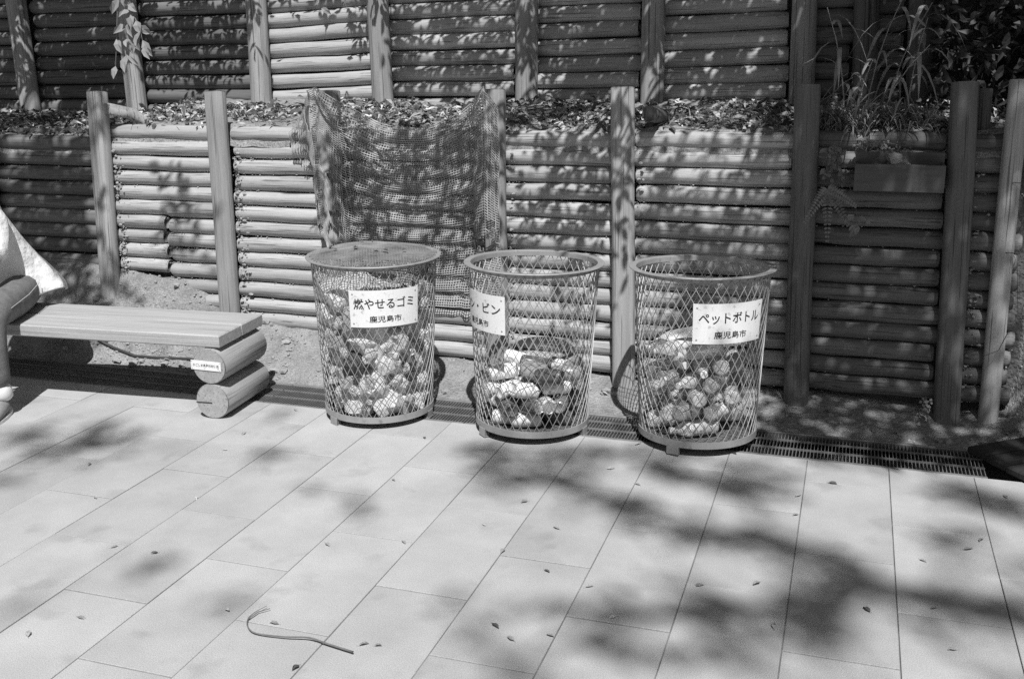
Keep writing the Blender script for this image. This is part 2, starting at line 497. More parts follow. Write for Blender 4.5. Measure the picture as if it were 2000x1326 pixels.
# short braces tying two posts back into the ledge
for x, y, z, dx, ln, r in ((PA + .030, 4.59, 1.295, .15, .20, .031), (PC + .075, 4.575, 1.285, .02, .50, .036)):
    b = MB()
    b.tube([(0, 0, 0), (.01 * dx, .012, 0), (dx * .5, ln * .5, -.03), (dx, ln, -.07 - (.05 if dx > .1 else 0))], [r * .92, r, r * 1.02, r], 14)
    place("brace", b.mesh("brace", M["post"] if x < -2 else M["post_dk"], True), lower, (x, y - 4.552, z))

UPX = [-6.75, -5.9, -4.93, -4.13, -3.275, -2.5, -1.67, -1.0, -.265, .03, .275, .42]
up_bays, tilt = [], []
for i, (a, c) in enumerate(zip(UPX, UPX[1:])):
    up_bays.append((a + .045, c - .03, 2.10 + .02 * ((i * 7) % 3 - 1), 1.20))
    tilt.append({4: .040, 5: .012, 6: .010, 7: .020}.get(i, .004))
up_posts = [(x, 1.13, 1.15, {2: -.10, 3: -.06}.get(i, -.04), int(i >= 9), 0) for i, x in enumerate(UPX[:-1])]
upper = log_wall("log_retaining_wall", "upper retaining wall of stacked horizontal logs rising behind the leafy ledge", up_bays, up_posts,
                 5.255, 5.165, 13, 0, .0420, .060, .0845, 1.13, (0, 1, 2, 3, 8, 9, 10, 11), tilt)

# corner post with wire, and a thinner pole behind it
t = thing("corner_post", "pale leaning post wound with wire at the open end of the lower wall", "post", (.615, 4.50, 0))
place("shaft", post_mesh(1.42, .040, R, M["post"], 0), t, (0, 0, 0), (-.07, -.012, 0))
for zz in (.74, 1.02):
    b = MB()
    b.tube([(.043 * math.cos(a) + .01, .043 * math.sin(a) + .07 * zz, zz + .004 * math.sin(3 * a)) for a in [k * .45 for k in range(15)]], .0016, 5)
    b.build("wire", M["hose"], t)
b = MB()
b.tube([(.03, -.02, .75), (.06, -.03, .5), (.0, -.06, .35), (-.10, -.07, .30)], .0012, 4)
b.build("wire", M["hose"], t)
t = thing("slim_pole", "slim dark pole standing just behind the corner post", "pole", (.535, 4.66, .05))
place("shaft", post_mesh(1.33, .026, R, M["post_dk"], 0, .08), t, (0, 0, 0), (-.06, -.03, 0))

# loose soil pressed out between the logs (uncountable)
ico_v = [Vector(p).normalized() for p in ((0, 0, 1), (.9, 0, .45), (.28, .85, .45), (-.72, .53, .45), (-.72, -.53, .45), (.28, -.85, .45), (.72, .53, -.45), (-.28, .85, -.45), (-.9, 0, -.45), (-.28, -.85, -.45), (.72, -.53, -.45), (0, 0, -1))]
ico_f = [(0, 1, 2), (0, 2, 3), (0, 3, 4), (0, 4, 5), (0, 5, 1), (1, 6, 2), (2, 6, 7), (2, 7, 3), (3, 7, 8), (3, 8, 4), (4, 8, 9), (4, 9, 5), (5, 9, 10), (5, 10, 1), (1, 10, 6), (6, 11, 7), (7, 11, 8), (8, 11, 9), (9, 11, 10), (10, 11, 6)]
def clod(b, p, s, rng=R):
    sc = Vector((rng.uniform(.7, 1.5), rng.uniform(.7, 1.3), rng.uniform(.5, .9))) * s
    b.add([(p[0] + v.x * sc.x * rng.uniform(.75, 1.2), p[1] + v.y * sc.y * rng.uniform(.75, 1.2), p[2] + v.z * sc.z * rng.uniform(.75, 1.2)) for v in ico_v], ico_f)
b = MB()
for bi, (xa, xb, ztop, zmin) in enumerate(low_bays):
    dens = {3: .7, 4: .7, 5: 1.0, 6: 1.0, 7: .3, 8: .35, 9: .4, 11: .4}.get(bi, .15)
    z = ztop - .040
    while z > zmin:
        for _ in range(int(120 * dens * (xb - xa))):
            if nz(z * 9, R.random() * 2 + bi, 3) > .25: continue
            x = R.uniform(xa, xb) if R.random() < .6 else (xa + abs(R.gauss(0, .05)))
            clod(b, (x + LEAN * z, 4.552 + BAT * z - R.uniform(.004, .026), z + R.uniform(-.007, .005)), R.uniform(.0015, .0048))
        z -= .0800
for xp in (PA, PB, PC, PN2, PE):                          # crumbs caught beside the posts
    for _ in range(230 if xp in (PA, PB) else 90):
        z = R.uniform(.25 if xp < -3 else .08, 1.12)
        clod(b, (xp + .058 + abs(R.gauss(0, .022)) + LEAN * z, 4.53 + BAT * z - R.uniform(0, .03), z), R.choice((.002, .003, .004, .006, .010)))
tag(b.build("soil_crumbs", M["clod"]), "pale soil crumbs squeezed out between the wall logs", "soil", kind="stuff")
b = MB()
for _ in range(1500):
    x = R.choice((R.uniform(-5, .7), R.uniform(-3.9, -2.6), R.uniform(.65, 1.4)))
    y = 4.22 + abs(R.gauss(0, .2))
    if y > 4.6 and x < .65: continue
    if y > 4.9: continue
    s = R.uniform(.003, .010) if R.random() < .93 else R.uniform(.012, .026)
    clod(b, (x, y, soil_z(x, y) + s * .25), s)
tag(b.build("soil_clods", M["clod"]), "small clods and pebbles scattered on the soil bank", "soil", kind="stuff")

# ------------------------------------------------------------------ drain grates
def make_grate(x0, x1, group, label):
    L = x1 - x0
    t = thing("drain_grate", label, "grate", ((x0 + x1) / 2, 4.055, 0), group)
    b = MB()
    for y in (-.143, .134):
        b.box((0, y, -.016), (L - .004, .022 if y < 0 else .018, .032), ch=.003)
    b.box((0, -.158, -.02), (L - .004, .005, .036))
    b.build("frame", M["grate"], t)
    b = MB()
    for y in (-.045, .045):
        b.box((0, y, -.004), (L - .006, .0042, .008))
    b.build("cross_rods", M["grate"], t)
    b = MB()
    n = int(L / .0135)
    for i in range(n):
        b.box((-L / 2 + (i + .5) * L / n, -.004, -.018), (.0026, .254, .030))
    b.build("bearing_bars", M["grate"], t)
GX = [-6.54, -5.54, -4.54, -3.54, -2.54, -1.54, -.54, .56]
GL = ["steel drain grate running beyond the bench end", "steel drain grate beside the seated person's feet", "steel drain grate in the shade under the log bench",
      "steel drain grate between the bench and the burnable waste basket", "steel drain grate behind the burnable waste and can baskets",
      "steel drain grate between the can basket and the plastic bottle basket", "steel drain grate ending at the black ramp"]
for a, c, l in zip(GX, GX[1:], GL):
    make_grate(a, c, "drain grates along the foot of the wall", l)

# black ramp mat at the right end of the drain
t = thing("ramp_mat", "black ribbed ramp boards lying over the end of the drain grate", "ramp", (.67, 4.03, 0), rotz=rad(38))
for i in range(4):
    b = MB()
    b.box((.42, -.17 + i * .098, .016 + .004 * i), (1.0, .094, .030), ch=.006)
    b.build("board", M["ramp"], t)

# ------------------------------------------------------------------ bench
bench = thing("log_bench", "low bench of two thick sawn planks resting on pairs of stacked round logs", "bench", (-2.585, 3.66, 0), rotz=rad(4.2))
for i in range(2):
    b = MB()
    b.box((-.92, .102 + .205 * i, .3545), (1.86, .195, .057), ch=.006)
    place("seat_plank", b.mesh("seat_plank", M["bench"]), bench, (0, 0, 0))
for xc in (-.045, -1.75):
    for j in range(2):
        b = MB()
        zc = .081 + .162 * j
        b.tube([(xc, -.006, zc), (xc, .0, zc), (xc, .38, zc), (xc, .386, zc)], [.077, .081, .081, .077], 40)
        if j == 1: b.v = [(x, y, min(z, .322)) for x, y, z in b.v]
        lg = place("support_log", b.mesh("support_log", M["bench_log"], False), bench)
        for p in lg.data.polygons: p.use_smooth = len(p.vertices) == 4
        if j == 0:
            c = MB(); c.box((xc - .04, -.0070, zc - .006), (.078, .003, .0035)); c.build("crack", M["ink"], lg)
b = MB()
b.box((0, 0, 0), (.145, .003, .042))
np_ = b.build("name_plate", M["plate"], bench, (-.058, -.0085, .247), rot=(0, rad(2), 0))
tag(np_, "small white name plate screwed to the upper log end")

def text_mesh(s, size, weight=0.0, sx=1.0):
    c = bpy.data.curves.new("lettering", 'FONT')
    c.body = s
    c.size = size
    c.align_x = 'CENTER'
    c.align_y = 'CENTER'
    c.offset = weight
    c.resolution_u = 3
    o = bpy.data.objects.new("lettering", c)
    COL.objects.link(o)
    bpy.context.view_layer.update()
    me = bpy.data.meshes.new_from_object(o.evaluated_get(bpy.context.evaluated_depsgraph_get()))
    bpy.data.objects.remove(o, do_unlink=True)
    vs = [(v.co.x * sx, v.co.y, 0) for v in me.vertices]
    fs = [tuple(p.vertices) for p in me.polygons]
    bpy.data.meshes.remove(me)
    return vs, fs
b = MB()
vs, fs = text_mesh("かごしま県産杉材使用", .0145, .0002)
w = max(v[0] for v in vs) - min(v[0] for v in vs)
b.add([(x * .125 / w, -.0021, y) for x, y, z in vs], fs)
b.build("lettering", M["post_dk"], np_)
for sx in (-1, 1):
    for sz in (-1, 1):
        b = MB()
        b.lathe([(0, .0), (.002, .0), (.0015, .001), (0, .0012)], 8, Matrix.Translation((sx * .067, -.0015, sz * .016)) @ Matrix.Rotation(rad(90), 4, 'X'))
        b.build("screw", M["steel"], np_)

# ------------------------------------------------------------------ wire waste baskets
HC, RT, RB = .720, .268, .236
def basket_r(z): return RB + (RT - RB) * (z - .04) / (.70 - .04)
b = MB()
N, K = 44, 20
for s in (-1, 1):
    for k in range(N):
        pts = []
        for i in range(K + 1):
            z = .045 + (.705 - .045) * i / K
            th = 2 * math.pi * k / N + s * math.pi / N * i
            r = basket_r(z) + s * .0012
            pts.append((r * math.cos(th), r * math.sin(th), z))
        b.tube(pts, .0019, 4, cap=False, squash=.8)
mesh_body = b.mesh("mesh_body", M["strand"])
b = MB()
b.lathe([(.2630, .698), (.2630, .7165), (.2640, .7200), (.2905, .7200), (.2920, .7180), (.2905, .7155), (.2665, .7155), (.2660, .698), (.2630, .698)], 96)
rim_me = b.mesh("rim", M["steel"])
b = MB()
b.lathe([(.2385, .030), (.2385, .0575), (.2425, .0575), (.2430, .030), (.2385, .030)], 96)
ring_me = b.mesh("base_ring", M["steel"])
b = MB()
b.lathe([(0, .036), (.2375, .036), (.2375, .040), (0, .040)], 48)
floor_me = b.mesh("floor_plate", M["floor_plate"])
foot_b = MB()
foot_b.lathe([(.228, .0), (.228, .045), (.2375, .045), (.2375, .0), (.228, .0)], 6, a0=-.105, a1=.105)
foot_b.lathe([(.2435, .0), (.2435, .034), (.2470, .034), (.2470, .0), (.2435, .0)], 6, a0=-.105, a1=.105)
foot_b.box((.2375, 0, .0015), (.021, .048, .003))
foot_me = foot_b.mesh("foot", M["steel"])

def make_sign(parent, phi, line1, line2, label):
    c = rad(-90 + phi)
    half = rad(32.5)
    z0, z1 = .462, .620
    def P(a, z, off): r = basket_r(z) + .004 + off; return (r * math.cos(a), r * math.sin(a), z)
    b = MB()
    n = 20
    for off in (.0, .0018):
        b.v += [P(c - half + 2 * half * i / n, z, off) for z in (z0, z1) for i in range(n + 1)]
    m = n + 1
    for i in range(n):
        b.f.append((2 * m + i, 2 * m + i + 1, 3 * m + i + 1, 3 * m + i))
        b.f.append((i + 1, i, m + i, m + i + 1))
        b.f.append((i, i + 1, 2 * m + i + 1, 2 * m + i))
        b.f.append((m + i + 1, m + i, 3 * m + i, 3 * m + i + 1))
    b.f += [(0, 2 * m, 3 * m, m), (n, m + n, 3 * m + n, 2 * m + n)]
    b.m = [0] * len(b.f)
    s = b.build("sign_plate", M["plate"], parent)
    tag(s, label)
    rm = .263
    for txt, size, zc, wt, width in ((line1, .046, .563, .0006, .256), (line2, .030, .497, .0004, .136)):
        b = MB()
        vs, fs = text_mesh(txt, size, wt)
        w = max(v[0] for v in vs) - min(v[0] for v in vs)
        h0 = (max(v[1] for v in vs) + min(v[1] for v in vs)) / 2
        k = width / w
        b.add([P(c + x * k / rm, zc + (y - h0) * (1.0 if txt == line2 else 1.05), .0024) for x, y, z in vs], fs)
        b.build("lettering", M["ink"], s)
    for a in (-.90, .90):
        for z in (z0 + .016, z1 - .016):
            q = MB()
            q.lathe([(0, .0022), (.0025, .0018), (.0042, .0), (.0042, -.0005)], 10)
            th = c + half * a
            o = q.build("rivet", M["steel"], s, P(th, z, .0018))
            o.rotation_euler = Vector((math.cos(th), math.sin(th), 0)).to_track_quat('Z', 'Y').to_euler()
    return s

baskets = []
BK = [((-1.9547, 3.947), (.0066, .002), 8.5, ("燃やせるゴミ", "鹿児島市"), (-56, 64, 184),
       "wire mesh waste basket for burnable rubbish with netting over its top", "white sign plate reading burnable rubbish"),
      ((-1.2417, 3.9632), (.0137, .0204), -58.0, ("カン・ビン", "鹿児島市"), (-59, 65, 183),
       "wire mesh waste basket for cans and glass bottles standing between the other two", "white sign plate reading cans and bottles"),
      ((-.5453, 4.0339), (-.007, .0306), 26.5, ("ペットボトル", "鹿児島市"), (-22, 98, 218),
       "wire mesh waste basket for plastic bottles standing by a dark wall post", "white sign plate reading plastic bottles")]
for (xy, ln, phi, txt, feet, lab, slab) in BK:
    root = thing("waste_basket", lab, "waste basket", (xy[0], xy[1], 0), "wire waste baskets by the log wall")
    ax = Vector((ln[0], ln[1], 1)).normalized()
    u = Vector((0, 1, 0)).cross(ax).normalized()
    v = ax.cross(u)
    lean = Matrix((u, v, ax)).transposed()
    face = math.atan2(-xy[1], -xy[0])
    m3 = lean @ Matrix.Rotation(face + math.pi / 2, 3, 'Z')
    root.rotation_euler = m3.to_euler()
    place("rim", rim_me, root); place("mesh_body", mesh_body, root)
    place("base_ring", ring_me, root); place("floor_plate", floor_me, root)
    for fphi in feet: place("foot", foot_me, root, rot=(0, 0, rad(-90 + fphi)))
    make_sign(root, phi, txt[0], txt[1], slab)
    baskets.append((Matrix.Translation((xy[0], xy[1], 0)) @ m3.to_4x4()))

def where(what, basket, x, y, z, top):
    """which level of the basket, and which side named by what stands there"""
    lv_ = "at the bottom of" if z < top * .36 else "halfway up" if z < top * .70 else "near the top of"
    if y < -abs(x) * .9: sd_ = "facing the paving"
    elif y > abs(x) * .9: sd_ = "facing the wall"
    else: sd_ = "on its bench side" if x < 0 else "away from the bench"
    return what + " " + lv_ + " the " + basket + ", " + sd_
def settle(o, Mw, loc, rot):
    o.matrix_world = Mw @ Matrix.Translation(loc) @ rot.to_matrix().to_4x4()

# contents 1: bags, paper and wrappers
def crumple(rng, m, name, spike=.55):
    import bmesh
    bm = bmesh.new()
    bmesh.ops.create_icosphere(bm, subdivisions=2, radius=1.0)
    ph = rng.random() * 90
    for v in bm.verts:
        p = v.co.copy()
        d = 1 + spike * nz(p.x * 1.6 + ph, p.y * 1.6, p.z * 1.6) + spike * .8 * abs(nz(p.x * 3.7 + ph, p.y * 3.7, p.z * 3.7 + 5)) + spike * .25 * nz(p.x * 9 + ph, p.y * 9, p.z * 9)
        v.co = p * d * .86
    me = bpy.data.meshes.new(name)
    bm.to_mesh(me); bm.free()
    me.materials.append(m)
    return me
bags = {"w": [crumple(R, M["bagw"], "plastic_bag") for _ in range(5)], "g": [crumple(R, M["bagg"], "waste_paper", .6) for _ in range(4)], "d": [crumple(R, M["bagd"], "wrapper", .55) for _ in range(3)]}
info = {"w": ("plastic_bag", "white plastic bag", "bag", "white bags in the burnable waste basket"),
        "g": ("waste_paper", "crumpled grey paper", "paper", "grey paper in the burnable waste basket"),
        "d": ("wrapper", "dark wrapper", "wrapper", "dark wrappers in the burnable waste basket")}
zl = .095
layer = 0
while zl < .615:
    for ring, cnt in ((.16, 9), (.06, 3)):
        for k in range(cnt):
            th = 2 * math.pi * (k + R.uniform(-.25, .25) + .5 * layer) / cnt
            s = R.uniform(.062, .082) if ring > .1 else R.uniform(.06, .075)
            if zl > .56 and R.random() < .3: continue
            rr = basket_r(zl) - s * 1.12 - R.uniform(0, .012) if ring > .1 else ring
            c = R.choices("wgd", (.76, .16, .08))[0]
            nm, lb, ct, gp = info[c]
            o = place(nm, R.choice(bags[c]))
            tag(o, where(lb, "burnable waste basket", rr * math.cos(th), rr * math.sin(th), zl, .62), ct, gp)
            settle(o, baskets[0], (rr * math.cos(th), rr * math.sin(th), zl + R.uniform(-.012, .012)), Euler((R.uniform(0, 6), R.uniform(0, 6), R.uniform(0, 6))))
            o.scale = (s * R.uniform(.9, 1.15), s * R.uniform(.9, 1.1), s * R.uniform(.85, 1.1))
    zl += .092
    layer += 1
for th, z, s in ((-1.75, .17, .115), (-1.15, .30, .12), (-2.2, .36, .11), (-1.5, .47, .10), (-.5, .42, .11), (-2.9, .22, .11)):   # full bags pressed against the mesh
    rr = basket_r(z) - s * 1.30
    o = place("plastic_bag", R.choice(bags["w"]))
    tag(o, where("bulging white plastic bag", "burnable waste basket", rr * math.cos(th), rr * math.sin(th), z, .62), "bag", "bulging bags in the burnable waste basket")
    settle(o, baskets[0], (rr * math.cos(th), rr * math.sin(th), z), Euler((R.uniform(0, 6), R.uniform(0, 6), R.uniform(0, 6))))
    o.scale = (s, s, s)
for k in range(90):                                        # small scraps caught against the mesh
    z = R.uniform(.07, .62); th = R.uniform(0, 6.28); s = R.uniform(.016, .030)
    rr = basket_r(z) - s - .004
    c = R.choices("wgd", (.6, .2, .2))[0]
    o = place("paper_scrap", R.choice(bags[c]))
    tag(o, where({"w": "small white scrap", "g": "small grey scrap", "d": "small dark scrap"}[c], "burnable waste basket", rr * math.cos(th), rr * math.sin(th), z, .62), "scrap", "scraps in the burnable waste basket")
    settle(o, baskets[0], (rr * math.cos(th), rr * math.sin(th), z), Euler((R.uniform(0, 6), R.uniform(0, 6), R.uniform(0, 6))))
    o.scale = (s * 1.3, s, s * .7)

# contents 2: drink cans and glass bottles
def can_thing(m, label, group):
    root = thing("drink_can", label, "can", group=group)
    b = MB()
    b.lathe([(0, -.0575), (.024, -.0585), (.0255, -.060), (.0275, -.0575), (.0330, -.050), (.0330, .046), (.0275, .0565), (.0268, .0590), (.0255, .0595)], 16)
    b.build("body", m, root, smooth=True)
    b = MB()
    b.lathe([(.0268, .0602), (.0262, .0612), (.0248, .0600), (.0235, .0560), (0, .0560)], 16)
    b.box((.006, 0, .0568), (.022, .012, .0012))
    b.build("lid", M["alu"], root)
    return root
def bottle_thing(name, body, capm, label, cat, group, lab=True, glass=False):
    root = thing(name, label, cat, group=group)
    b = MB()
    if glass: prof = [(0, -.078), (.026, -.080), (.030, -.074), (.030, .010), (.026, .030), (.014, .052), (.0125, .075), (.0145, .077), (.0140, .084), (.011, .084)]
    else: prof = [(0, -.094), (.022, -.100), (.031, -.094), (.033, -.080), (.0315, -.060), (.033, -.050), (.033, .000), (.0315, .010), (.033, .020), (.031, .036), (.020, .066), (.0135, .078), (.0125, .092)]
    b.lathe(prof, 14)
    b.build("body", body, root, smooth=True)
    if capm:
        b = MB()
        z = .084 if glass else .090
        b.lathe([(.0145, z), (.0150, z + .013), (.0135, z + .015), (0, z + .015)], 12)
        b.build("cap", capm, root)
    if lab:
        b = MB()
        b.lathe([(.0337, -.045), (.0337, .004)] if not glass else [(.0305, -.055), (.0305, -.005)], 14)
        b.build("paper_label", M["label"], root, smooth=True)
    return root
gcan = "drink cans heaped in the can basket"
protos = {"lt": can_thing(M["can_lt"], "pale drink can", "pale " + gcan),
          "dk": can_thing(M["can_dk"], "dark drink can", "dark " + gcan),
          "md": can_thing(M["can_md"], "grey drink can", "grey " + gcan),
          "al": can_thing(M["alu"], "bare silvery can", "silvery " + gcan),
          "gb": bottle_thing("glass_bottle", M["petg"], None, "glass bottle", "bottle", "glass bottles in the can basket", True, True)}
used = set()
LAB = {}
def spawn(key, Mw, loc, rot, sc=1.0, top=.3, basket=""):
    o = protos[key]
    if key not in LAB: LAB[key] = o["label"]
    if key in used: o = copy_tree(o)
    used.add(key)
    o["label"] = where(LAB[key], basket, loc[0], loc[1], loc[2], top)
    settle(o, Mw, loc, rot)
    o.scale = (sc, sc, sc)
    return o
def heap(Mw, zs, sp, length, keys, wts, fill, skip=0.0, sc=(1, 1), jit=.28, top=.3, left="bench", yj=.10):
    for li, z in enumerate(zs):
        yaw = R.uniform(0, math.pi) if li else .4
        rmax = basket_r(z) - .012
        y = -rmax + sp * .55
        while y < rmax - sp * .45:
            halfc = math.sqrt(max(0, rmax * rmax - (abs(y) + sp * .45) ** 2))
            n = int(2 * halfc / length)
            slack = 2 * halfc - n * length
            x = -halfc + R.uniform(0, slack * .5)
            for q in range(n):
                p = Vector((x + length / 2, y, 0)); p.rotate(Euler((0, 0, yaw)))
                x += length + slack / max(1, n) * .5
                hgt = fill(p)
                if z > hgt or R.random() < skip: continue
                rot = Matrix.Rotation(yaw + R.uniform(-yj, yj), 3, 'Z') @ Matrix.Rotation(math.pi / 2 + R.uniform(-jit, jit) * (.4 + (z > .2) * .6), 3, 'Y') @ Matrix.Rotation(R.uniform(0, 6.28), 3, 'Z')
                if R.random() < .5: rot = rot @ Matrix.Rotation(math.pi, 3, 'X')
                spawn(R.choices(keys, wts)[0], Mw, (p.x, p.y, z + R.uniform(-.004, .006)), rot.to_euler(), R.uniform(*sc), top, left)
            y += sp * R.uniform(.98, 1.08)
heap(baskets[1], (.076, .140, .204, .262, .318), .068, .124, ("lt", "dk", "md", "al", "gb"), (.34, .24, .20, .12, .10),
     lambda p: .275 + .09 * nz(p.x * 7, p.y * 7, 1.0) + .14 * p.x, .04, (.95, 1.02), .40, .30, "can basket", .75)
# contents 3: plastic bottles
protos["p1"] = bottle_thing("plastic_bottle", M["pet"], M["cap"], "labelled clear bottle", "bottle", "labelled clear plastic bottles in their basket")
protos["p2"] = bottle_thing("plastic_bottle", M["pet"], None, "unlabelled clear bottle", "bottle", "bare clear plastic bottles in their basket", False)
protos["p3"] = bottle_thing("plastic_bottle", M["petg"], M["cap"], "smoky bottle", "bottle", "tinted plastic bottles in their basket")
heap(baskets[2], (.078, .146, .213, .280, .346, .405), .070, .214, ("p1", "p2", "p3"), (.5, .28, .22),
     lambda p: .43 + .10 * nz(p.x * 6, p.y * 6, 4.0), .03, (.94, 1.02), .20, .46, "plastic bottle basket")

# ------------------------------------------------------------------ netting
def net_strands(b, P, nu, nv, rr=.0023, hole=None):
    """P[j][i] grid of points (None = no net): cords along both directions"""
    def run(pts):
        seg = []
        for p in pts + [None]:
            if p is None:
                if len(seg) > 1: b.tube(seg, rr, 3, cap=False)
                seg = []
            else: seg.append(p)
    for j in range(nv): run(P[j])
    for i in range(nu): run([P[j][i] for j in range(nv)])
XM = (PN1 + PN2) / 2 - .045
def net_point(x, v):
    xn1, xn2 = PN1 - .05, PN2 - .05
    if x < xn1: zt = 1.405 - 1.0 * (xn1 - x) ** .9
    elif x > xn2: zt = 1.405 - 2.0 * (x - xn2)
    else:
        s = abs(2 * (x - xn1) / (xn2 - xn1) - 1)
        zt = 1.205 + .20 * s ** 1.9
    sL = min(1, max(0, (x + 2.50) / .12)); sL = sL * sL * (3 - 2 * sL)
    zb = .69 + (.36 - .69) * sL
    z = zt + (zb - zt) * v + .008 * nz(x * 6, v * 5, 3)
    w1 = math.exp(-((x - xn1 - .01) / .085) ** 2); w2 = math.exp(-((x - xn2 + .0) / .075) ** 2)
    y = 4.500 + BAT * z - .112 * max(w1, w2)
    if z < 1.2: y -= .010 * math.cos(2 * math.pi * (z - 1.165) / .0800) * (1 - max(w1, w2)) + .004
    # folds that swing from post to post
    s = (x - XM) / .43
    for zc, cur, amp, wd in ((1.08, .30, .042, .020), (.96, .40, .040, .026), (.86, .16, .022, .02)):
        d = z - (zc + cur * s * s)
        y -= amp * math.exp(-(d / wd) ** 2) * max(0, 1 - .5 * s * s)
    y -= .016 * math.sin(x * 70 + 3 * v) * math.exp(-((x - xn1 - .12) / .12) ** 2) * (.3 + v)
    y -= .012 * math.sin(x * 85 + 2 * v) * math.exp(-((x - xn2 + .10) / .10) ** 2) * (.3 + v)
    y -= .016 * (.5 + nz(x * 5, z * 5, 11))
    xx = x + LEAN * (z - 1.3) + .012 * nz(x * 4, z * 4, 6) - .035 * (1 - v) * (x < xn1)
    # gathered left border swings inward lower down
    if x < xn1 - .02: xx += (.05 * v) * min(1, (xn1 - .02 - x) / .1)
    return Vector((xx, y, z))
nu, nv = 88, 84
Pn = []
for j in range(nv):
    v = j / (nv - 1)
    row = []
    for i in range(nu):
        x = -2.68 + (PN2 + .0 - -2.68) * i / (nu - 1)
        p = net_point(x, v)
        tear = (p.x > -1.70 and .62 < p.z < .80 and nz(p.x * 26, p.z * 14, 2) > .12) or (x < -2.555 and p.z < 1.02 + .10 * nz(x * 25, p.z * 10, 3)) or (x < -2.60 and nz(p.x * 20, p.z * 14, 9) > .28)
        row.append(None if tear else p)
    Pn.append(row)
b = MB()
net_strands(b, Pn, nu, nv)
Pn = []
for j in range(84):                                        # the border by the left post hangs double
    row = []
    for i in range(20):
        p = net_point(-2.565 + .16 * i / 19, min(1, j / 83 + .004)) + Vector((.005, -.016 - .010 * math.sin(i * .5), 0))
        row.append(None if nz(p.x * 16, p.z * 9, 4) > .30 else p)
    Pn.append(row)
net_strands(b, Pn, 20, 84)
tag(b.build("hanging_net", M["net"]), "torn dark mesh net draped over two wall posts behind the burnable waste basket", "net")
b = MB()
n = 50
Pn = []
for j in range(n):
    row = []
    for i in range(n):
        x, y = -.285 + .57 * i / (n - 1), -.285 + .57 * j / (n - 1)
        r = math.hypot(x, y)
        row.append(Vector((x, y, .724 + .030 * (1 - (r / .27) ** 2) + .010 * nz(x * 8, y * 8, 2) * (r < .24))) if r < .2745 else None)
    Pn.append(row)
net_strands(b, Pn, n, n, .0017)
Pn = []
for j in range(13):          # edge tucked down inside the front of the basket
    row = []
    for i in range(70):
        a = rad(-100 + 95 * i / 69)
        drop = .085 * math.sin(math.pi * i / 69) ** .6
        z = .716 - drop * j / 12
        r = .2555 - .012 * (j / 12)
        row.append(Vector((r * math.cos(a), r * math.sin(a), z)))
    Pn.append(row)
net_strands(b, Pn, 70, 13, .0014)
o = b.build("net_cover", M["net_dk"])
tag(o, "fine mesh net pulled over the open top of the burnable waste basket", "net")
o.matrix_world = baskets[0]

# dry leaves and bits caught on the net cover
ncl = []
for _ in range(4):
    q = MB(); q.leaf((0, 0, 0), 1.0, R.uniform(.4, .6), Vector((1, 0, 0)), Vector((0, 0, 1)), R.uniform(.1, .3)); ncl.append(q.mesh("caught_leaf", M["dead_dk"]))
for k in range(12):
    a, r = R.uniform(0, 6.28), .20 * math.sqrt(R.random())
    sz = R.uniform(.015, .035)
    o = place("caught_leaf", ncl[k % 4])
    tag(o, "dark dry leaf lying on the net over the burnable waste basket", "leaf", "dark leaves on the net cover")
    settle(o, baskets[0], (r * math.cos(a), r * math.sin(a), .727 + .030 * (1 - (r / .27) ** 2) + .008), Euler((R.uniform(-.3, .3), R.uniform(-.3, .3), R.uniform(0, 6.28))))
    o.scale = (sz, sz, sz)

# ------------------------------------------------------------------ planter box, stones, hose
t = thing("planter_box", "dark wooden planter box fixed to the shaded bay of the lower wall", "planter", (.175, 4.52, .985))
for nm, c, d in (("front_board", (0, -.07, .055), (.345, .016, .110)), ("back_board", (0, .045, .075), (.345, .012, .15)), ("end_board", (-.166, -.012, .055), (.012, .098, .108)), ("end_board", (.166, -.012, .055), (.012, .098, .108)), ("bottom_board", (0, -.012, .006), (.318, .098, .012))):
    b = MB(); b.box(c, d, ch=.002); b.build(nm, M["box"], t)
b = MB(); b.box((0, -.012, .08), (.316, .096, .02)); b.build("soil_fill", M["soil_dk"], t)
b = MB(); clod(b, (0, 0, 0), 1.0); me = b.mesh("stone", M["stone"])
o = place("stone", me, None, (.165, 4.505, 1.105), (.3, .5, 0), (.05, .04, .045))
tag(o, "rough speckled stone resting in the planter box", "stone")
for p, s, l in (((.685, 4.40, .02), .035, "pale rounded stone at the foot of the corner post"), ((.60, 4.28, .018), .026, "small grey stone beside the black ramp"),
                ((-3.46, 4.40, .30), .032, "crumbly lump of soil on the bank behind the bench")):
    o = place("stone", me, None, (p[0], p[1], soil_z(p[0], p[1]) + s * .45), (R.uniform(0, 3), R.uniform(0, 3), 0), (s * 1.3, s, s * .8))
    tag(o, l, "stone")
b = MB()
hp = [(-3.78, 4.30), (-3.66, 4.275), (-3.52, 4.262), (-3.38, 4.268), (-3.2, 4.28), (-3.05, 4.29), (-2.92, 4.295)]
b.tube([(x, y, soil_z(x, y) + .010 + .004 * math.sin(i * 2)) for i, (x, y) in enumerate(hp)], .0075, 8)
tag(b.build("hose", M["hose"], smooth=True), "thin dark hose curving over the soil behind the bench", "hose")

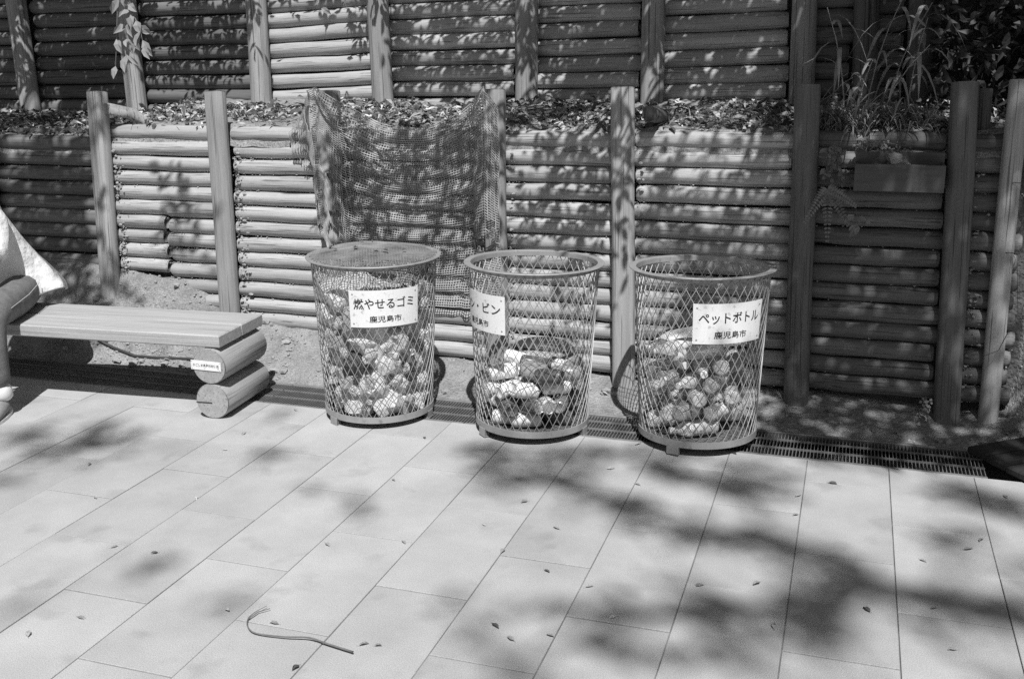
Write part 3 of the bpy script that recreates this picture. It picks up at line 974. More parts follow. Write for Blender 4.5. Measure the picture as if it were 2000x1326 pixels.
# ------------------------------------------------------------------ seated person
pr = thing("person", "person in a loose white shirt and faded jeans sitting on the log bench", "person", (-3.905, 3.87, .38))
def skinned(name, joints, bones, m, parent, root=0, sub=2):
    me = bpy.data.meshes.new(name)
    me.from_pydata([j[:3] for j in joints], bones, [])
    o = place(name, me, parent)
    md = o.modifiers.new("skin", 'SKIN')
    sv = me.skin_vertices[0].data
    for i, j in enumerate(joints):
        r = j[3] if hasattr(j[3], '__len__') else (j[3], j[3])
        sv[i].radius = r
        sv[i].use_root = (i == root)
    s = o.modifiers.new("sub", 'SUBSURF'); s.levels = s.render_levels = sub
    me.materials.append(m)
    bpy.context.view_layer.update()
    ev = bpy.data.meshes.new_from_object(o.evaluated_get(bpy.context.evaluated_depsgraph_get()))
    o.modifiers.clear()
    o.data = ev
    ev.polygons.foreach_set("use_smooth", [True] * len(ev.polygons))
    return o
# local frame: person faces -Y turned a little towards +X; origin on the bench under the pelvis
F = Vector((.36, -.93, 0)); S = Vector((.93, .36, 0))     # forward, person's left
def pt(f, s, z):
    s -= .30 * max(0, z - .12)          # the torso leans to its right
    q = F * f + S * s
    return (q.x, q.y, z)
legs = {}
J = [pt(0, 0, .10) + ((.13, .10),), pt(.06, 0, .28) + ((.125, .095),), pt(.13, 0, .44) + ((.14, .10),), pt(.17, 0, .56) + (.055,), pt(.19, 0, .61) + (.05,), pt(.22, 0, .70) + ((.068, .085),), pt(.22, 0, .79) + ((.065, .08),)]
Bn = [(0, 1), (1, 2), (2, 3), (3, 4), (4, 5), (5, 6)]
for sd_ in (-1, 1):
    i = len(J)
    J += [pt(.02, .10 * sd_, .09) + (.078,), pt(.28, .12 * sd_, .095) + (.068,), pt(.485, .125 * sd_, .085) + (.056,), pt(.53, .13 * sd_, -.10) + (.048,), pt(.525, .13 * sd_, -.29) + (.034,), pt(.535, .13 * sd_, -.335) + (.036,), pt(.64, .135 * sd_, -.352) + (.026,)]
    Bn += [(0, i), (i, i + 1), (i + 1, i + 2), (i + 2, i + 3), (i + 3, i + 4), (i + 4, i + 5), (i + 5, i + 6)]
    i = len(J)
    J += [pt(.14, .16 * sd_, .50) + (.050,), pt(.27, .13 * sd_, .29) + (.042,), pt(.44, .10 * sd_, .215) + (.032,), pt(.49, .09 * sd_, .20) + (.026,)]
    Bn += [(2, i), (i, i + 1), (i + 1, i + 2), (i + 2, i + 3)]
    legs[sd_] = i + 3
body = skinned("body", J, Bn, M["skin"], pr, 0)
for sd_ in (-1, 1):                                        # hands with five fingers, resting on the thighs
    w = Vector(J[legs[sd_]][:3])
    HJ = [tuple(w - F * .01) + ((.026, .018),), tuple(w + F * .05 + Vector((0, 0, -.005))) + ((.034, .013),), tuple(w + F * .085 + Vector((0, 0, -.008))) + ((.036, .011),)]
    HB = [(0, 1), (1, 2)]
    for k, (off, ln) in enumerate(((-.028, .058), (-.010, .072), (.009, .066), (.027, .050))):
        i = len(HJ)
        bs = w + F * .088 + S * off * sd_ + Vector((0, 0, -.006))
        HJ += [tuple(bs) + (.0088,), tuple(bs + F * ln * .5 + Vector((0, 0, .002))) + (.008,), tuple(bs + F * ln + Vector((0, 0, -.014))) + (.0065,)]
        HB += [(2, i), (i, i + 1), (i + 1, i + 2)]
    i = len(HJ)
    bs = w + F * .02 - S * .032 * sd_
    HJ += [tuple(bs) + (.010,), tuple(bs + F * .03 - S * .018 * sd_) + (.009,), tuple(bs + F * .058 - S * .020 * sd_ + Vector((0, 0, -.006))) + (.0075,)]
    HB += [(0, i), (i, i + 1), (i + 1, i + 2)]
    skinned("hand", HJ, HB, M["skin"], pr, 0)
# jeans
J = [pt(-.02, 0, .105) + ((.158, .125),), pt(0, 0, .20) + ((.150, .115),)]
Bn = [(0, 1)]
for sd_ in (-1, 1):
    i = len(J)
    J += [pt(-.06, .085 * sd_, .095) + (.100,), pt(.25, .118 * sd_, .088) + (.092,), pt(.46, .125 * sd_, .078) + (.080,), pt(.505, .127 * sd_, .04) + (.070,), pt(.528, .13 * sd_, -.10) + (.064,), pt(.528, .13 * sd_, -.255) + (.060,)]
    Bn += [(0, i), (i, i + 1), (i + 1, i + 2), (i + 2, i + 3), (i + 3, i + 4), (i + 4, i + 5)]
jeans = skinned("jeans", J, Bn, M["jeans"], pr, 0)
for sd_ in (-1, 1):
    b = MB()
    b.tube([pt(.08, .195 * sd_, .135), pt(.25, .206 * sd_, .115), pt(.44, .199 * sd_, .095)], .0018, 5)
    b.build("seam", M["seam"], jeans)
# socks and shoes
for sd_ in (-1, 1):
    sk = skinned("sock", [pt(.527, .13 * sd_, -.23) + (.047,), pt(.522, .145 * sd_, -.275) + ((.058, .05),), pt(.522, .135 * sd_, -.315) + (.046,)], [(0, 1), (1, 2)], M["sole"], pr)
    sh = skinned("shoe", [pt(.50, .13 * sd_, -.335) + ((.044, .040),), pt(.56, .132 * sd_, -.335) + ((.046, .040),), pt(.64, .135 * sd_, -.350) + ((.048, .026),), pt(.715, .138 * sd_, -.354) + ((.040, .020),)], [(0, 1), (1, 2), (2, 3)], M["shoe"], pr)
    b = MB()
    ol = []
    for k in range(20):
        a = 2 * math.pi * k / 20
        ol.append((.60 + .145 * math.cos(a), .134 * sd_ + .046 * math.sin(a) * (1 + .15 * math.cos(a))))
    top = [pt(f, s, -.366) for f, s in ol]; bot = [pt(f, s, -.380) for f, s in ol]
    b.add(top + bot, [(k, (k + 1) % 20, 20 + (k + 1) % 20, 20 + k) for k in range(20)] + [tuple(range(20)), tuple(reversed(range(20, 40)))])
    b.build("sole", M["sole"], sh)
# shirt: loose rings from hem to neck, hem hanging over the seat behind
b = MB()
rings = [(-.065, .075, .250, .215), (-.060, .11, .244, .210), (-.05, .17, .212, .172), (-.01, .26, .188, .150), (.05, .36, .176, .135), (.09, .45, .178, .128), (.125, .52, .165, .112), (.150, .565, .095, .082), (.165, .592, .066, .064)]
n = 40
vs = []
for ri, (f0, z0, a_, c_) in enumerate(rings):
    for k in range(n):
        th = 2 * math.pi * k / n
        wob = 1 + .055 * math.sin(7 * th + ri * .6) * max(0, 1 - ri / 6) + .03 * nz(th * 2, ri * .7, 3)
        back = max(0, -math.sin(th))
        hang = -.045 * back * (ri == 0) - .03 * back * (ri == 1) + .012 * math.sin(5 * th) * (ri == 0)
        vs.append(pt(f0 + c_ * math.sin(th) * wob - .02 * back * (ri < 3), a_ * math.cos(th) * wob, z0 + hang))
b.add(vs, [(r * n + k, r * n + (k + 1) % n, (r + 1) * n + (k + 1) % n, (r + 1) * n + k) for r in range(len(rings) - 1) for k in range(n)])
shirt = b.build("shirt", M["shirt"], pr, smooth=True)
md = shirt.modifiers.new("sub", 'SUBSURF'); md.levels = md.render_levels = 2
md = shirt.modifiers.new("thick", 'SOLIDIFY'); md.thickness = .003
for sd_ in (-1, 1):
    skinned("sleeve", [pt(.13, .13 * sd_, .505) + (.076,), pt(.17, .15 * sd_, .42) + (.072,), pt(.24, .14 * sd_, .33) + (.068,), pt(.29, .13 * sd_, .285) + (.060,)], [(0, 1), (1, 2), (2, 3)], M["shirt"], shirt)
# face and hair
hd = Vector(pt(.225, 0, .745))
import bmesh
bm = bmesh.new(); bmesh.ops.create_icosphere(bm, subdivisions=4, radius=1)
for v in bm.verts:
    p = v.co.copy()
    k = 1 + .05 * nz(p.x * 4, p.y * 4, p.z * 9)
    v.co = Vector((p.x * .083, p.y * .100, p.z * .098)) * k
bmesh.ops.delete(bm, geom=[v for v in bm.verts if v.co.y < -.035 and v.co.z < .045 or v.co.z < -.05], context='VERTS')
me = bpy.data.meshes.new("hair"); bm.to_mesh(me); bm.free(); me.materials.append(M["hair"])
hr = place("hair", me, pr, hd + Vector((0, 0, .035)) - F * .012, (0, 0, math.atan2(F.y, F.x) + math.pi / 2))
for nm, mt, f, s, z, sc in (("nose", "skin", .095, 0, -.012, (.013, .018, .020)), ("mouth", "skin", .084, 0, -.050, (.022, .008, .007)), ("eye", "eye", .082, -.030, .010, (.012, .007, .006)), ("eye", "eye", .082, .030, .010, (.012, .007, .006)), ("ear", "skin", .0, -.082, .0, (.008, .018, .030)), ("ear", "skin", .0, .082, .0, (.008, .018, .030))):
    bm = bmesh.new(); bmesh.ops.create_uvsphere(bm, u_segments=12, v_segments=8, radius=1)
    me = bpy.data.meshes.new(nm); bm.to_mesh(me); bm.free(); me.materials.append(M[mt])
    q = hd + F * f + S * s
    place(nm, me, pr, (q.x, q.y, hd.z + z), (0, 0, math.atan2(F.y, F.x) + math.pi / 2), sc)

# ------------------------------------------------------------------ leaves, twig and litter
LV = [(-1.333, 2.802), (-0.828, 2.751), (-0.79, 2.342), (-0.691, 2.394), (-0.551, 2.55), (-0.677, 2.681), (-1.455, 2.228), (-1.298, 2.066), (-1.65, 2.256), (-2.352, 3.337), (-2.094, 1.963), (-2.039, 2.092), (-2.233, 2.474), (-2.06, 2.496), (-2.206, 2.91), (-1.578, 3.257), (-0.823, 3.583), (-0.691, 3.48), (-0.115, 3.528), (-0.009, 3.692), (0.282, 3.157), (0.487, 3.365), (0.417, 3.262), (-0.18, 2.868), (-0.339, 2.8), (0.135, 2.78), (0.317, 2.862), (-0.119, 2.609), (0.354, 2.649), (0.593, 3.752), (0.25, 3.89), (-0.381, 3.887), (-2.344, 3.859), (-1.026, 3.22), (-1.105, 2.985), (-0.856, 3.032), (-0.99, 2.845), (-1.624, 3.682), (-2.796, 3.038), (-2.564, 2.794), (-1.569, 2.712), (-1.19, 2.195), (-1.15, 2.208), (-0.88, 2.41), (-2.395, 3.538), (-0.77, 3.86), (-0.096, 3.384)]
lv = {True: [], False: []}
for dk in (True, False):
    for _ in range(6):
        b = MB()
        b.leaf((0, 0, 0), 1.0, R.uniform(.34, .46), Vector((1, 0, 0)), Vector((0, 0, 1)), R.uniform(.08, .25))
        b.tube([(0, 0, 0), (-.18, .02, .02)], .012, 4)
        lv[dk].append(b.mesh("fallen_leaf", M["dead_dk"] if dk else M["dead"]))
for i, (x, y) in enumerate(LV):
    dk = i % 6 == 1
    s = R.uniform(.022, .040)
    o = place("fallen_leaf", R.choice(lv[dk]), None, (x, y, .004), (R.uniform(-.25, .25), R.uniform(-.2, .05), R.uniform(0, 6.28)), (s, s, s))
    marks = (((-1.3, 2.17), "beside the fallen twig"), ((-2.6, 3.6), "in front of the bench"), ((-1.95, 3.75), "in front of the burnable waste basket"), ((-1.24, 3.75), "in front of the can basket"), ((-.55, 3.8), "in front of the plastic bottle basket"), ((.6, 3.9), "near the black ramp"))
    near = min(marks, key=lambda k: math.hypot(k[0][0] - x, k[0][1] - y))
    if math.hypot(near[0][0] - x, near[0][1] - y) > .55: near = (0, "on open paving " + ("level with the bench" if x < -2.1 else "level with the can basket" if x < -.85 else "level with the plastic bottle basket" if x < -.15 else "level with the black ramp"))
    tag(o, ("dark dry leaf lying " if dk else "pale curled leaf lying ") + near[1], "leaf",
        "dark leaves fallen on the paving" if dk else "pale leaves fallen on the paving")
for x, y in ((-2.45, 4.38), (-2.30, 4.30), (-2.25, 4.44), (-.2, 4.33), (-.05, 4.42), (.1, 4.30), (.22, 4.28), (.33, 4.36), (-1.0, 4.36), (-3.3, 4.26), (-3.4, 4.30), (-3.15, 4.24), (-2.95, 4.27), (-1.5, 4.33), (-.28, 4.27), (.40, 4.25)):
    s = R.uniform(.035, .055)
    o = place("fallen_leaf", R.choice(lv[False]), None, (x, y, soil_z(x, y) + .008), (R.uniform(-.3, .3), R.uniform(-.3, .1), R.uniform(0, 6.28)), (s, s, s))
    nearw = "behind the bench" if x < -2.8 else "between bench and burnable waste basket" if x < -2.1 else "behind the can basket" if x < -.9 else "between the two dark posts"
    tag(o, "pale leaf fallen on the soil strip " + nearw, "leaf", "leaves fallen on the soil")
t = thing("fallen_twig", "thin hooked twig lying alone on the sunlit paving", "twig", (-1.40, 2.17, 0))
def smooth(P, r, k=5):
    P = [Vector(p) for p in P]; o1, o2 = [], []
    for i in range(len(P) - 1):
        a, p, q, c = P[max(i - 1, 0)], P[i], P[i + 1], P[min(i + 2, len(P) - 1)]
        for j in range(k):
            u = j / k
            o1.append(.5 * ((2 * p) + (q - a) * u + (2 * a - 5 * p + 4 * q - c) * u * u + (3 * p - a - 3 * q + c) * u ** 3))
            o2.append((r[i] + (r[i + 1] - r[i]) * u) * (1 + .18 * nz(i * 3 + u * 3, 4)))
    return o1 + [P[-1]], o2 + [r[-1]]
b = MB()
b.tube(*smooth([(-.135, .125, .010), (-.150, .085, .009), (-.150, .048, .008), (-.125, .010, .008), (-.085, -.010, .008), (0, -.005, .010), (.07, .008, .012), (.13, .0, .009), (.215, -.015, .009)], [.0008, .0012, .0015, .0018, .002, .0022, .0025, .0027, .003]), 7)
b.build("stem", M["twig"], t, smooth=True)
b = MB(); b.tube([(-.150, .05, .008), (-.142, .09, .009), (-.118, .115, .010)], [.0022, .0018, .0012], 5); b.build("side_shoot", M["twig"], t)

b = MB()                                                    # leaf litter on the ledge: nobody could count it
for _ in range(6200):
    x, y = R.uniform(-5.6, .9), R.uniform(4.66, 5.24)
    if y < 4.70 and R.random() < .4: continue
    if nz(x * 3.1, y * 6, 12) > .12 and R.random() < .75: continue
    z = ledge_z(x, y) + R.uniform(.002, .022)
    d = Vector((R.gauss(0, 1), R.gauss(0, 1), R.gauss(0, .35)))
    b.leaf((x, y, z), R.choice((.02, .03, .04, .055, .075)) * R.uniform(.8, 1.2), R.uniform(.010, .028), d, Vector((R.gauss(0, .6), R.gauss(0, .6), 1)), R.uniform(0, .5), mi=R.choices((0, 1, 2), (.38, .47, .15))[0])
for _ in range(500):
    x, y = R.uniform(-5.2, .8), R.uniform(4.64, 5.2)
    z = ledge_z(x, y) + .012
    a = R.uniform(0, 6.28); l = R.uniform(.03, .12)
    b.tube([(x, y, z), (x + l * math.cos(a), y + l * math.sin(a) * .6, z + R.uniform(-.005, .03))], .0014, 3, mi=1)
tag(b.build("leaf_litter", [M["dead"], M["dead_dk"], M["dead_lt"]]), "thick litter of dry leaves and twigs on the ledge between the walls", "leaf litter", kind="stuff")

# grasses, fern and creepers
def blade(b, p, ang, ln, wd, rise, droop, rng=R):
    pts = []
    d = Vector((math.cos(ang), math.sin(ang), 0))
    sd = Vector((-d.y, d.x, 0))
    vs, fs = [], []
    n = 5
    for i in range(n + 1):
        s = i / n
        c = Vector(p) + d * ln * s * .75 + Vector((0, 0, ln * (rise * s - droop * s * s)))
        w = wd * (1 - (2 * s - .7) ** 2 * .55) * (1 if i < n else .05)
        vs += [c + sd * w * .5 + Vector((0, 0, w * .15)), c - sd * w * .5 + Vector((0, 0, w * .15))]
    for i in range(n): fs.append((2 * i, 2 * i + 1, 2 * i + 3, 2 * i + 2))
    b.add(vs, fs)
def tuft(name, label, cat, p, n, ln, wd, group=None, spread=.04):
    t = thing(name, label, cat, p, group)
    b = MB()
    for _ in range(n):
        blade(b, (R.gauss(0, spread), R.gauss(0, spread), -.01), R.uniform(0, 6.28), ln * R.uniform(.5, 1.1), wd * R.uniform(.6, 1.2), R.uniform(.5, 1.3), R.uniform(.3, 1.1))
    b.build("blades", M["blade"], t)
def cane(p, h, dx, dy, nl, label):
    t = thing("bamboo_grass", label, "bamboo grass", p, "bamboo grass on the ledge")
    b = MB()
    pts = [(dx * s * s, dy * s * s, h * s) for s in (0, .25, .5, .75, 1)]
    b.tube(pts, [.0035, .003, .0028, .002, .0014], 5)
    b.build("stem", M["cane"], t)
    for k in range(nl):
        s = .35 + .65 * k / nl
        q = MB()
        blade(q, (0, 0, 0), R.uniform(0, 6.28), R.uniform(.16, .30), R.uniform(.014, .024), R.uniform(.15, .8), R.uniform(.5, 1.3))
        q.build("leaf", M["cane"], t, (dx * s * s, dy * s * s, h * s))
for p, h, dx, dy, nl, l in (((-.06, 4.80, 1.22), .50, -.10, -.02, 9, "bamboo grass cane leaning left beside the dark post"), ((.03, 4.84, 1.22), .55, .12, .0, 10, "tall arching bamboo grass cane above the planter box"),
                            ((.12, 4.86, 1.23), .50, .14, -.05, 10, "broad leaved bamboo grass cane drooping toward the planter"), ((.10, 4.80, 1.22), .34, .16, -.08, 7, "short bamboo grass cane hanging over the top log"),
                            ((.20, 4.90, 1.23), .44, .05, -.04, 8, "bamboo grass cane standing next to the upper wall's end"), ((-.01, 4.78, 1.22), .28, .05, -.10, 7, "low bamboo grass cane at the edge of the ledge")):
    cane(p, h, dx, dy, nl, l)
for i, (x, y, n, ln, wd) in enumerate(((-.10, 4.76, 130, .22, .007), (.0, 4.74, 150, .24, .007), (.12, 4.75, 130, .22, .007), (.25, 4.76, 100, .20, .007), (.33, 4.80, 70, .18, .008))):
    tuft("grass_tuft", "shaggy grass tuft on the ledge " + ("right beside the thick dark post", "under the leaning bamboo grass", "above the left half of the planter", "above the right half of the planter", "beside the post next to the corner post")[i], "grass", (x, y, ledge_z(x, y)), n, ln, wd, "grass tufts at the shaded end of the ledge", .045)
for x, y, n, ln, l in ((-.62, 4.84, 55, .13, "wiry grass tuft on the ledge behind the middle of the plastic bottle bay"), (-.36, 4.80, 45, .11, "straggly grass tuft on the ledge beside the dark post"), (-.85, 4.92, 40, .10, "small grass tuft on the ledge next to the dark brace end"),
                       (-3.20, 5.05, 40, .10, "small grass tuft at the foot of the sunlit upper post"), (-1.62, 5.06, 30, .08, "thin grass tuft on the ledge behind the net"), (-3.95, 5.05, 36, .12, "drooping grass tuft beside the leaning upper post")):
    tuft("grass_tuft", l, "grass", (x, y, ledge_z(x, y)), n, ln, .0045, None, .03)
# hanging creepers and fern on the shaded bay
def creeper(name, label, cat, p, drops, n, sz):
    t = thing(name, label, cat, p)
    st, lf = MB(), MB()
    for dx, dz in drops:
        st.tube([(0, 0, 0), (dx * .5, -.02, dz * .4), (dx, -.015, dz)], .0012, 4)
        for _ in range(n):
            s = R.random()
            lf.leaf((dx * s + R.gauss(0, .012), -.02 - R.random() * .02, dz * s + R.gauss(0, .01)), sz * R.uniform(.6, 1.2), sz * .6 * R.uniform(.7, 1.1), Vector((R.gauss(0, .6), -.4, -R.random())), Vector((R.gauss(0, .4), -1, .5)))
    st.build("stems", M["twig"], t); lf.build("leaves", M["blade"], t)
creeper("creeper", "small leafy creeper hanging from the ledge right of the dark post", "plant", (-.09, 4.56, 1.17), ((.0, -.22), (.05, -.15), (.09, -.22), (-.01, -.12)), 14, .035)
creeper("creeper", "tiny leaved creeper trailing along the top log over the planter", "plant", (.02, 4.60, 1.185), ((.06, -.03), (.12, -.04), (.18, -.03), (.0, -.04)), 40, .014)
t = thing("fern", "feathery fern growing from the wall right of the dark post", "fern", (-.10, 4.52, .98))
for ang, ln in ((-.9, .16), (-1.5, .20), (-2.2, .15), (-.3, .13)):
    f = MB()
    for i in range(14):
        s = i / 14
        c = Vector((math.cos(ang) * ln * s, -.02 - .03 * s, math.sin(ang) * ln * s - .03 * s * s))
        for sg in (-1, 1):
            f.leaf(c, .035 * (1 - s * .8), .010, Vector((sg * -math.sin(ang) + .3 * math.cos(ang), -.2, sg * math.cos(ang) + .3 * math.sin(ang))), Vector((0, -1, .3)), .1)
    f.build("frond", M["blade"], t)
creeper("seedling", "small withered seedling hanging in the middle of the shaded bay", "plant", (.02, 4.52, .90), ((.01, -.08),), 7, .05)
creeper("weed", "pale flowering weed at the foot of the right dark post", "weed", (.36, 4.47, .12), ((.0, -.05), (.01, -.07)), 12, .022)

# ------------------------------------------------------------------ trees that throw the dappled shade
class Tree:
    def __init__(s, name, label, base, top, r0):
        s.root = thing(name, label, "tree", base)
        s.base = Vector(base)
        s.wood, s.crown, s.top, s.n = MB(), MB(), Vector(top), 0
        a = s.base
        s.trunk_pts = [a + (s.top - a) * k / 6 + Vector((.12 * nz(k * .7, 1, base[0]), .12 * nz(k * .7, 5, base[0]), 0)) * (k > 0) for k in range(7)]
        t = MB()
        t.tube([p - a for p in s.trunk_pts], [r0 * (1 - .75 * k / 6) for k in range(7)], 10)
        t.build("trunk", M["bark"], s.root, smooth=True)
    def limb(s, q, r=.02):
        q = Vector(q)
        best = min(s.trunk_pts[2:], key=lambda p: (p - q).length + .8 * max(0, p.z - q.z))
        m = best.lerp(q, .5) + Vector((0, 0, .08 * (q - best).length))
        s.wood.tube([best - s.base, m - s.base, q - s.base], [r * 1.6, r, r * .35], 5)
    def cluster(s, q, rad_, n, ln, wd, limb=True, axis=None):
        """a spray of leaves round q"""
        q = Vector(q)
        if limb: s.limb(q, .012 + .02 * min(1, rad_))
        for _ in range(n):
            p = q + Vector((R.gauss(0, rad_), R.gauss(0, rad_), R.gauss(0, rad_ * .8)))
            s.crown.leaf(p - s.base, ln * R.uniform(.7, 1.25), wd * R.uniform(.7, 1.2), Vector((R.gauss(0, 1), R.gauss(0, 1), R.gauss(-.3, .6))), Vector((R.gauss(0, .5), R.gauss(0, .5), 1)), .15)
    def done(s):
        s.wood.build("limbs", M["bark"], s.root, smooth=True)
        s.crown.build("crown", M["leaf"], s.root)

tall2 = Tree("tall_tree", "second tall broadleaf tree behind the viewpoint shading the paving by the bench", (-6.5, -6.5, -.075), (-1.2, -4.8, 13.0), .30)
tall = Tree("tall_tree", "tall broadleaf tree behind the viewpoint shading the paving", (5.2, -7.2, -.075), (3.4, -6.0, 13.5), .32)
over = Tree("slope_tree", "leafy tree leaning over the upper wall's left part", (-4.2, 6.6, 2.7), (-3.9, 4.6, 4.6), .10)
over2 = Tree("slope_tree", "leafy tree leaning over the upper wall's right part", (.5, 6.7, 2.75), (.3, 4.4, 4.9), .12)

def throw(tree, target, t, spread, n, ln, wd, limb=True):
    """hang a spray of leaves on the sun line through a sunlit spot"""
    q = Vector(target) + SUN * t
    tree.cluster(q, spread, n, ln, wd, limb)

PAVE = [(-3.27, 3.25, 0.18, 0.16, 0.5), (-2.95, 3.22, 0.26, 0.24, 0.6), (-3.06, 2.91, 0.12, 0.22, 0.5), (-2.17, 2.48, 0.15, 0.11, 0.2), (-1.96, 2.44, 0.1, 0.09, 0.2), (-2.33, 2.14, 0.09, 0.1, 0.4), (-1.59, 2.27, 0.14, 0.09, 0.4), (-2.1, 3.41, 0.15, 0.11, 0.5), (-1.93, 3.09, 0.12, 0.09, 0.2), (-1.54, 3.02, 0.16, 0.13, 0.3), (-2.28, 3.81, 0.14, 0.13, 0.3), (-1.41, 3.5, 0.16, 0.15, 0.35), (-1.15, 3.42, 0.23, 0.19, 0.5), (-1.14, 3.69, 0.25, 0.13, 0.45), (-0.86, 3.72, 0.24, 0.11, 0.5), (-0.98, 3.52, 0.12, 0.19, 0.5), (-0.8, 3.3, 0.22, 0.11, 0.6), (-0.63, 3.29, 0.11, 0.08, 0.5), (-0.56, 3.75, 0.16, 0.15, 0.5), (-0.41, 3.64, 0.25, 0.19, 0.6), (-0.25, 3.59, 0.15, 0.14, 0.6), (-0.62, 3.21, 0.14, 0.08, 0.6), (-0.44, 3.18, 0.14, 0.08, 0.55), (-0.28, 3.15, 0.17, 0.07, 0.7), (-0.11, 3.12, 0.13, 0.05, 0.7), (0.02, 3.05, 0.13, 0.07, 0.75), (0.14, 2.95, 0.12, 0.09, 0.7), (0.28, 2.9, 0.15, 0.12, 0.7), (0.41, 2.89, 0.14, 0.12, 0.7), (0.52, 2.89, 0.09, 0.14, 0.6), (0.05, 3.93, 0.2, 0.08, 0.5), (0.38, 3.82, 0.11, 0.1, 0.5), (0.49, 3.71, 0.14, 0.14, 0.55), (0.6, 3.66, 0.11, 0.13, 0.6), (0.37, 3.3, 0.13, 0.11, 0.6), (0.47, 3.19, 0.14, 0.1, 0.5), (-0.36, 2.68, 0.13, 0.14, 0.6), (-0.29, 2.5, 0.13, 0.12, 0.55), (-0.71, 2.54, 0.09, 0.11, 0.5), (-0.57, 2.53, 0.14, 0.11, 0.6), (-0.95, 2.44, 0.13, 0.08, 0.45), (-0.86, 2.35, 0.11, 0.08, 0.4), (-0.7, 2.27, 0.08, 0.07, 0.6), (-0.45, 2.38, 0.14, 0.09, 0.5), (-0.16, 2.6, 0.11, 0.13, 0.5), (-0.06, 2.77, 0.12, 0.14, 0.65), (0.0, 2.65, 0.13, 0.13, 0.6), (0.45, 2.63, 0.11, 0.07, 0.4)]
for x, y, rx, ry, d in PAVE:
    rx *= .85; ry *= .85
    tr_ = tall if x > -1.25 else tall2
    n = max(3, int(-math.log(1 - min(.9, d)) * rx * ry * 3.14 / .0042 * (2.9 if x > -1.25 else 2.0)))
    for _ in range(max(1, n // 4)):
        a, q = R.uniform(0, 6.28), math.sqrt(R.random())
        throw(tr_, (x + rx * q * math.cos(a), y + ry * q * math.sin(a), 0), R.uniform(6.6, 8.2), .035, 4, .11, .055, R.random() < .05)

lb = [Vector((x, y, 0)) + SUN * 7.2 - tall.base for x, y in ((-.62, 3.22), (-.44, 3.18), (-.11, 3.12), (.02, 3.05), (.14, 2.95), (.28, 2.90), (.52, 2.86), (1.1, 2.7))]
lb.append(tall.trunk_pts[5] - tall.base)
tall.wood.tube(lb, [.015, .025, .035, .04, .045, .05, .055, .06, .08], 8)
lb = [Vector((x, y, 0)) + SUN * 7.6 - tall.base for x, y in ((-.72, 2.30), (-.55, 2.52), (-.34, 2.66), (-.05, 2.74), (.14, 2.95))]
tall.wood.tube(lb, [.012, .03, .035, .04, .045], 8)
def wallp(x, z, up): return (x, (5.21 if up else 4.51) + BAT * z, z)
# shade on the walls: x0, x1, z0, z1, cover, distance, upper wall?, tree
WALL = [(-.27, -.08, .1, 1.45, .90, (2.0, 3.4), 0, over2), (.34, .52, .70, 1.5, .90, (2.0, 3.4), 0, over2), (-6.0, -4.2, 1.30, 2.0, .78, (.7, 1.5), 1, over), (-4.2, -3.30, 1.45, 2.0, .62, (.6, 1.3), 1, over), (-3.85, -3.55, 1.25, 1.45, .45, (.6, 1.3), 1, over),
        (-3.2, -2.6, 1.75, 1.95, .45, (.5, .8), 1, over), (-2.75, -2.5, 1.55, 1.9, .40, (.5, .8), 1, over), (-2.45, -1.72, 1.30, 1.95, .62, (.9, 1.6), 1, over2), (-1.72, -1.0, 1.30, 1.9, .78, (.9, 1.7), 1, over2),
        (-1.0, -.25, 1.32, 1.85, .78, (.9, 1.9), 1, over2), (-.25, 1.6, 1.30, 2.1, .97, (1.0, 2.0), 1, over2),
        (-5.2, -4.0, .45, 1.15, .80, (1.6, 2.6), 0, over), (-4.0, -3.85, .45, 1.3, .45, (1.6, 2.6), 0, over), (-3.55, -3.35, .7, 1.15, .35, (1.2, 1.8), 0, over), (-3.7, -3.2, .55, .8, .25, (2.0, 3.0), 0, over),
        (-2.50, -1.65, .5, 1.35, .52, (1.4, 2.4), 0, over2), (-1.6, -.98, .62, 1.22, .50, (1.1, 2.0), 0, over2), (-1.6, -.98, .30, .62, .20, (1.2, 2.2), 0, over2),
        (-.93, -.2, .85, 1.2, .42, (1.6, 2.8), 0, over2), (-.93, -.2, .62, .85, .55, (2.0, 3.0), 0, over2), (-.75, -.2, .05, .62, .80, (2.0, 3.2), 0, over2),
        (-.2, .45, .1, 1.15, .76, (1.6, 2.8), 0, over2), (.45, .66, .5, 1.5, .84, (2.0, 3.4), 0, over2), (.66, 1.6, 1.05, 1.6, .85, (2.0, 3.4), 0, over2), (.45, 1.6, 0, .5, .42, (2.4, 3.6), 0, over2)]
for x0, x1, z0, z1, cov, (ta, tb), up, tr in WALL:
    crisp = x0 > -3.0 and x1 < -.15 or up
    if crisp: ta, tb = ta * .62, tb * .62
    ln, wd = (.066, .026) if crisp else (.10, .042)
    area = (x1 - x0) * (z1 - z0)
    n = int(-math.log(1 - cov) * area / (ln * wd * .42))
    per = 5
    for _ in range(max(1, n // per)):
        zt_ = R.uniform(z0, z1)
        throw(tr, wallp(R.uniform(x0, x1), zt_, up), max(R.uniform(ta, tb), (2.12 - zt_) / SUN.z), .035 if crisp else .045, per, ln, wd, R.random() < .10)
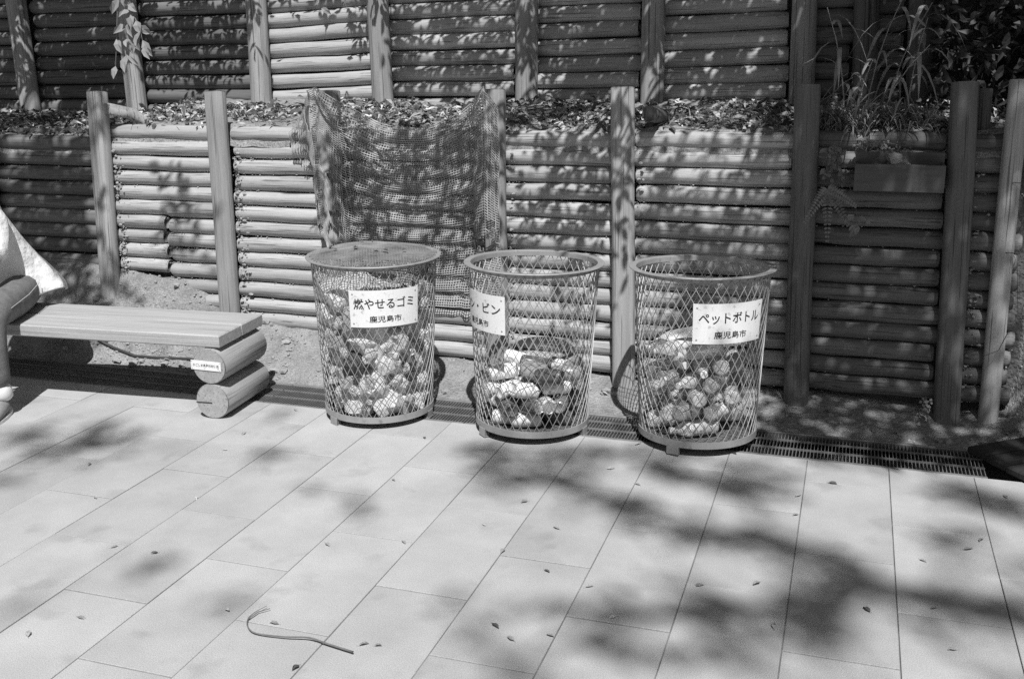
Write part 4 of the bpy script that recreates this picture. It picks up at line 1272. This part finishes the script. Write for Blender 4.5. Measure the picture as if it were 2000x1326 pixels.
# shade over the ledge ends, the third basket and the soil at the right
for (xa, xb, ya, yb, z, cov, ta, tb, tr) in ((-5.6, -4.35, 4.7, 5.2, 1.25, .85, .8, 1.6, over), (-1.6, -.2, 4.7, 5.2, 1.25, .55, 1.0, 2.0, over2), (-.2, .9, 4.7, 5.2, 1.25, .62, 1.2, 2.2, over2),
                                             (-.30, .75, 4.02, 4.55, .0, .92, 2.4, 3.6, over2), (-.70, -.28, 3.78, 4.25, .4, .30, 3.0, 4.0, over2), (-5.0, -3.72, 4.2, 4.55, .36, .90, 2.0, 3.0, over)):
    n = int(-math.log(1 - cov) * (xb - xa) * (yb - ya) / (.10 * .042 * .42))
    for _ in range(max(1, n // 5)):
        throw(tr, (R.uniform(xa, xb), R.uniform(ya, yb), z), R.uniform(ta, tb), .05, 5, .10, .042, R.random() < .08)
for tr in (tall, tall2, over, over2): tr.done()

# leafy shrub filling the shaded corner above the wall end
t = thing("shrub", "dense dark shrub filling the shaded corner above the end of the lower wall", "shrub", (.95, 5.10, 1.2))
b = MB()
for _ in range(26):
    a = R.uniform(0, 6.28); b.tube([(0, 0, 0), (.25 * math.cos(a), .15 * math.sin(a), .5), (.5 * math.cos(a), .25 * math.sin(a), R.uniform(.6, 1.1))], [.012, .008, .003], 5)
b.build("stems", M["bark"], t)
b = MB()
for _ in range(5200):
    b.leaf((max(-.62, R.gauss(.1, .42)), R.gauss(.05, .14), abs(R.gauss(.50, .36))), R.uniform(.05, .09), R.uniform(.02, .035))
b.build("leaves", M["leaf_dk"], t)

# leafy sprays hanging into view at the top left
def spray(label, p, twigs, sz):
    t = thing("hanging_spray", label, "branch", p)
    st, lf = MB(), MB()
    for pts, nl in twigs:
        st.tube(pts, [.004 - .003 * i / (len(pts) - 1) for i in range(len(pts))], 5)
        for k in range(nl):
            s = (k + .5) / nl * (len(pts) - 1); i = min(int(s), len(pts) - 2); u = s - i
            c = Vector(pts[i]).lerp(Vector(pts[i + 1]), u)
            lf.leaf(c, sz * R.uniform(.7, 1.2), sz * .42 * R.uniform(.8, 1.2), Vector((R.gauss(0, .7), -.3 + R.gauss(0, .4), -.7 + R.gauss(0, .3))), Vector((R.gauss(0, .3), -1, .4)), .12)
    st.build("twigs", M["twig"], t); lf.build("leaves", M["cane"], t)
spray("pale leafy spray hanging in front of the upper wall's left post", (-3.88, 4.95, 1.97),
      [([(0, 0, 0), (.03, 0, -.15), (.0, -.01, -.30), (-.02, -.02, -.42)], 12), ([(.03, 0, -.15), (.09, -.01, -.26), (.11, -.02, -.36)], 8), ([(0, 0, 0), (-.06, 0, -.2), (-.10, 0, -.42), (-.115, 0, -.50)], 3)], .100)
spray("few dark leaves dangling at the top of the upper wall near the centre", (-2.60, 4.95, 2.04), [([(0, 0, 0), (-.05, 0, -.15), (-.08, 0, -.27)], 6), ([(0, 0, 0), (.05, 0, -.14), (.07, 0, -.25)], 5)], .06)
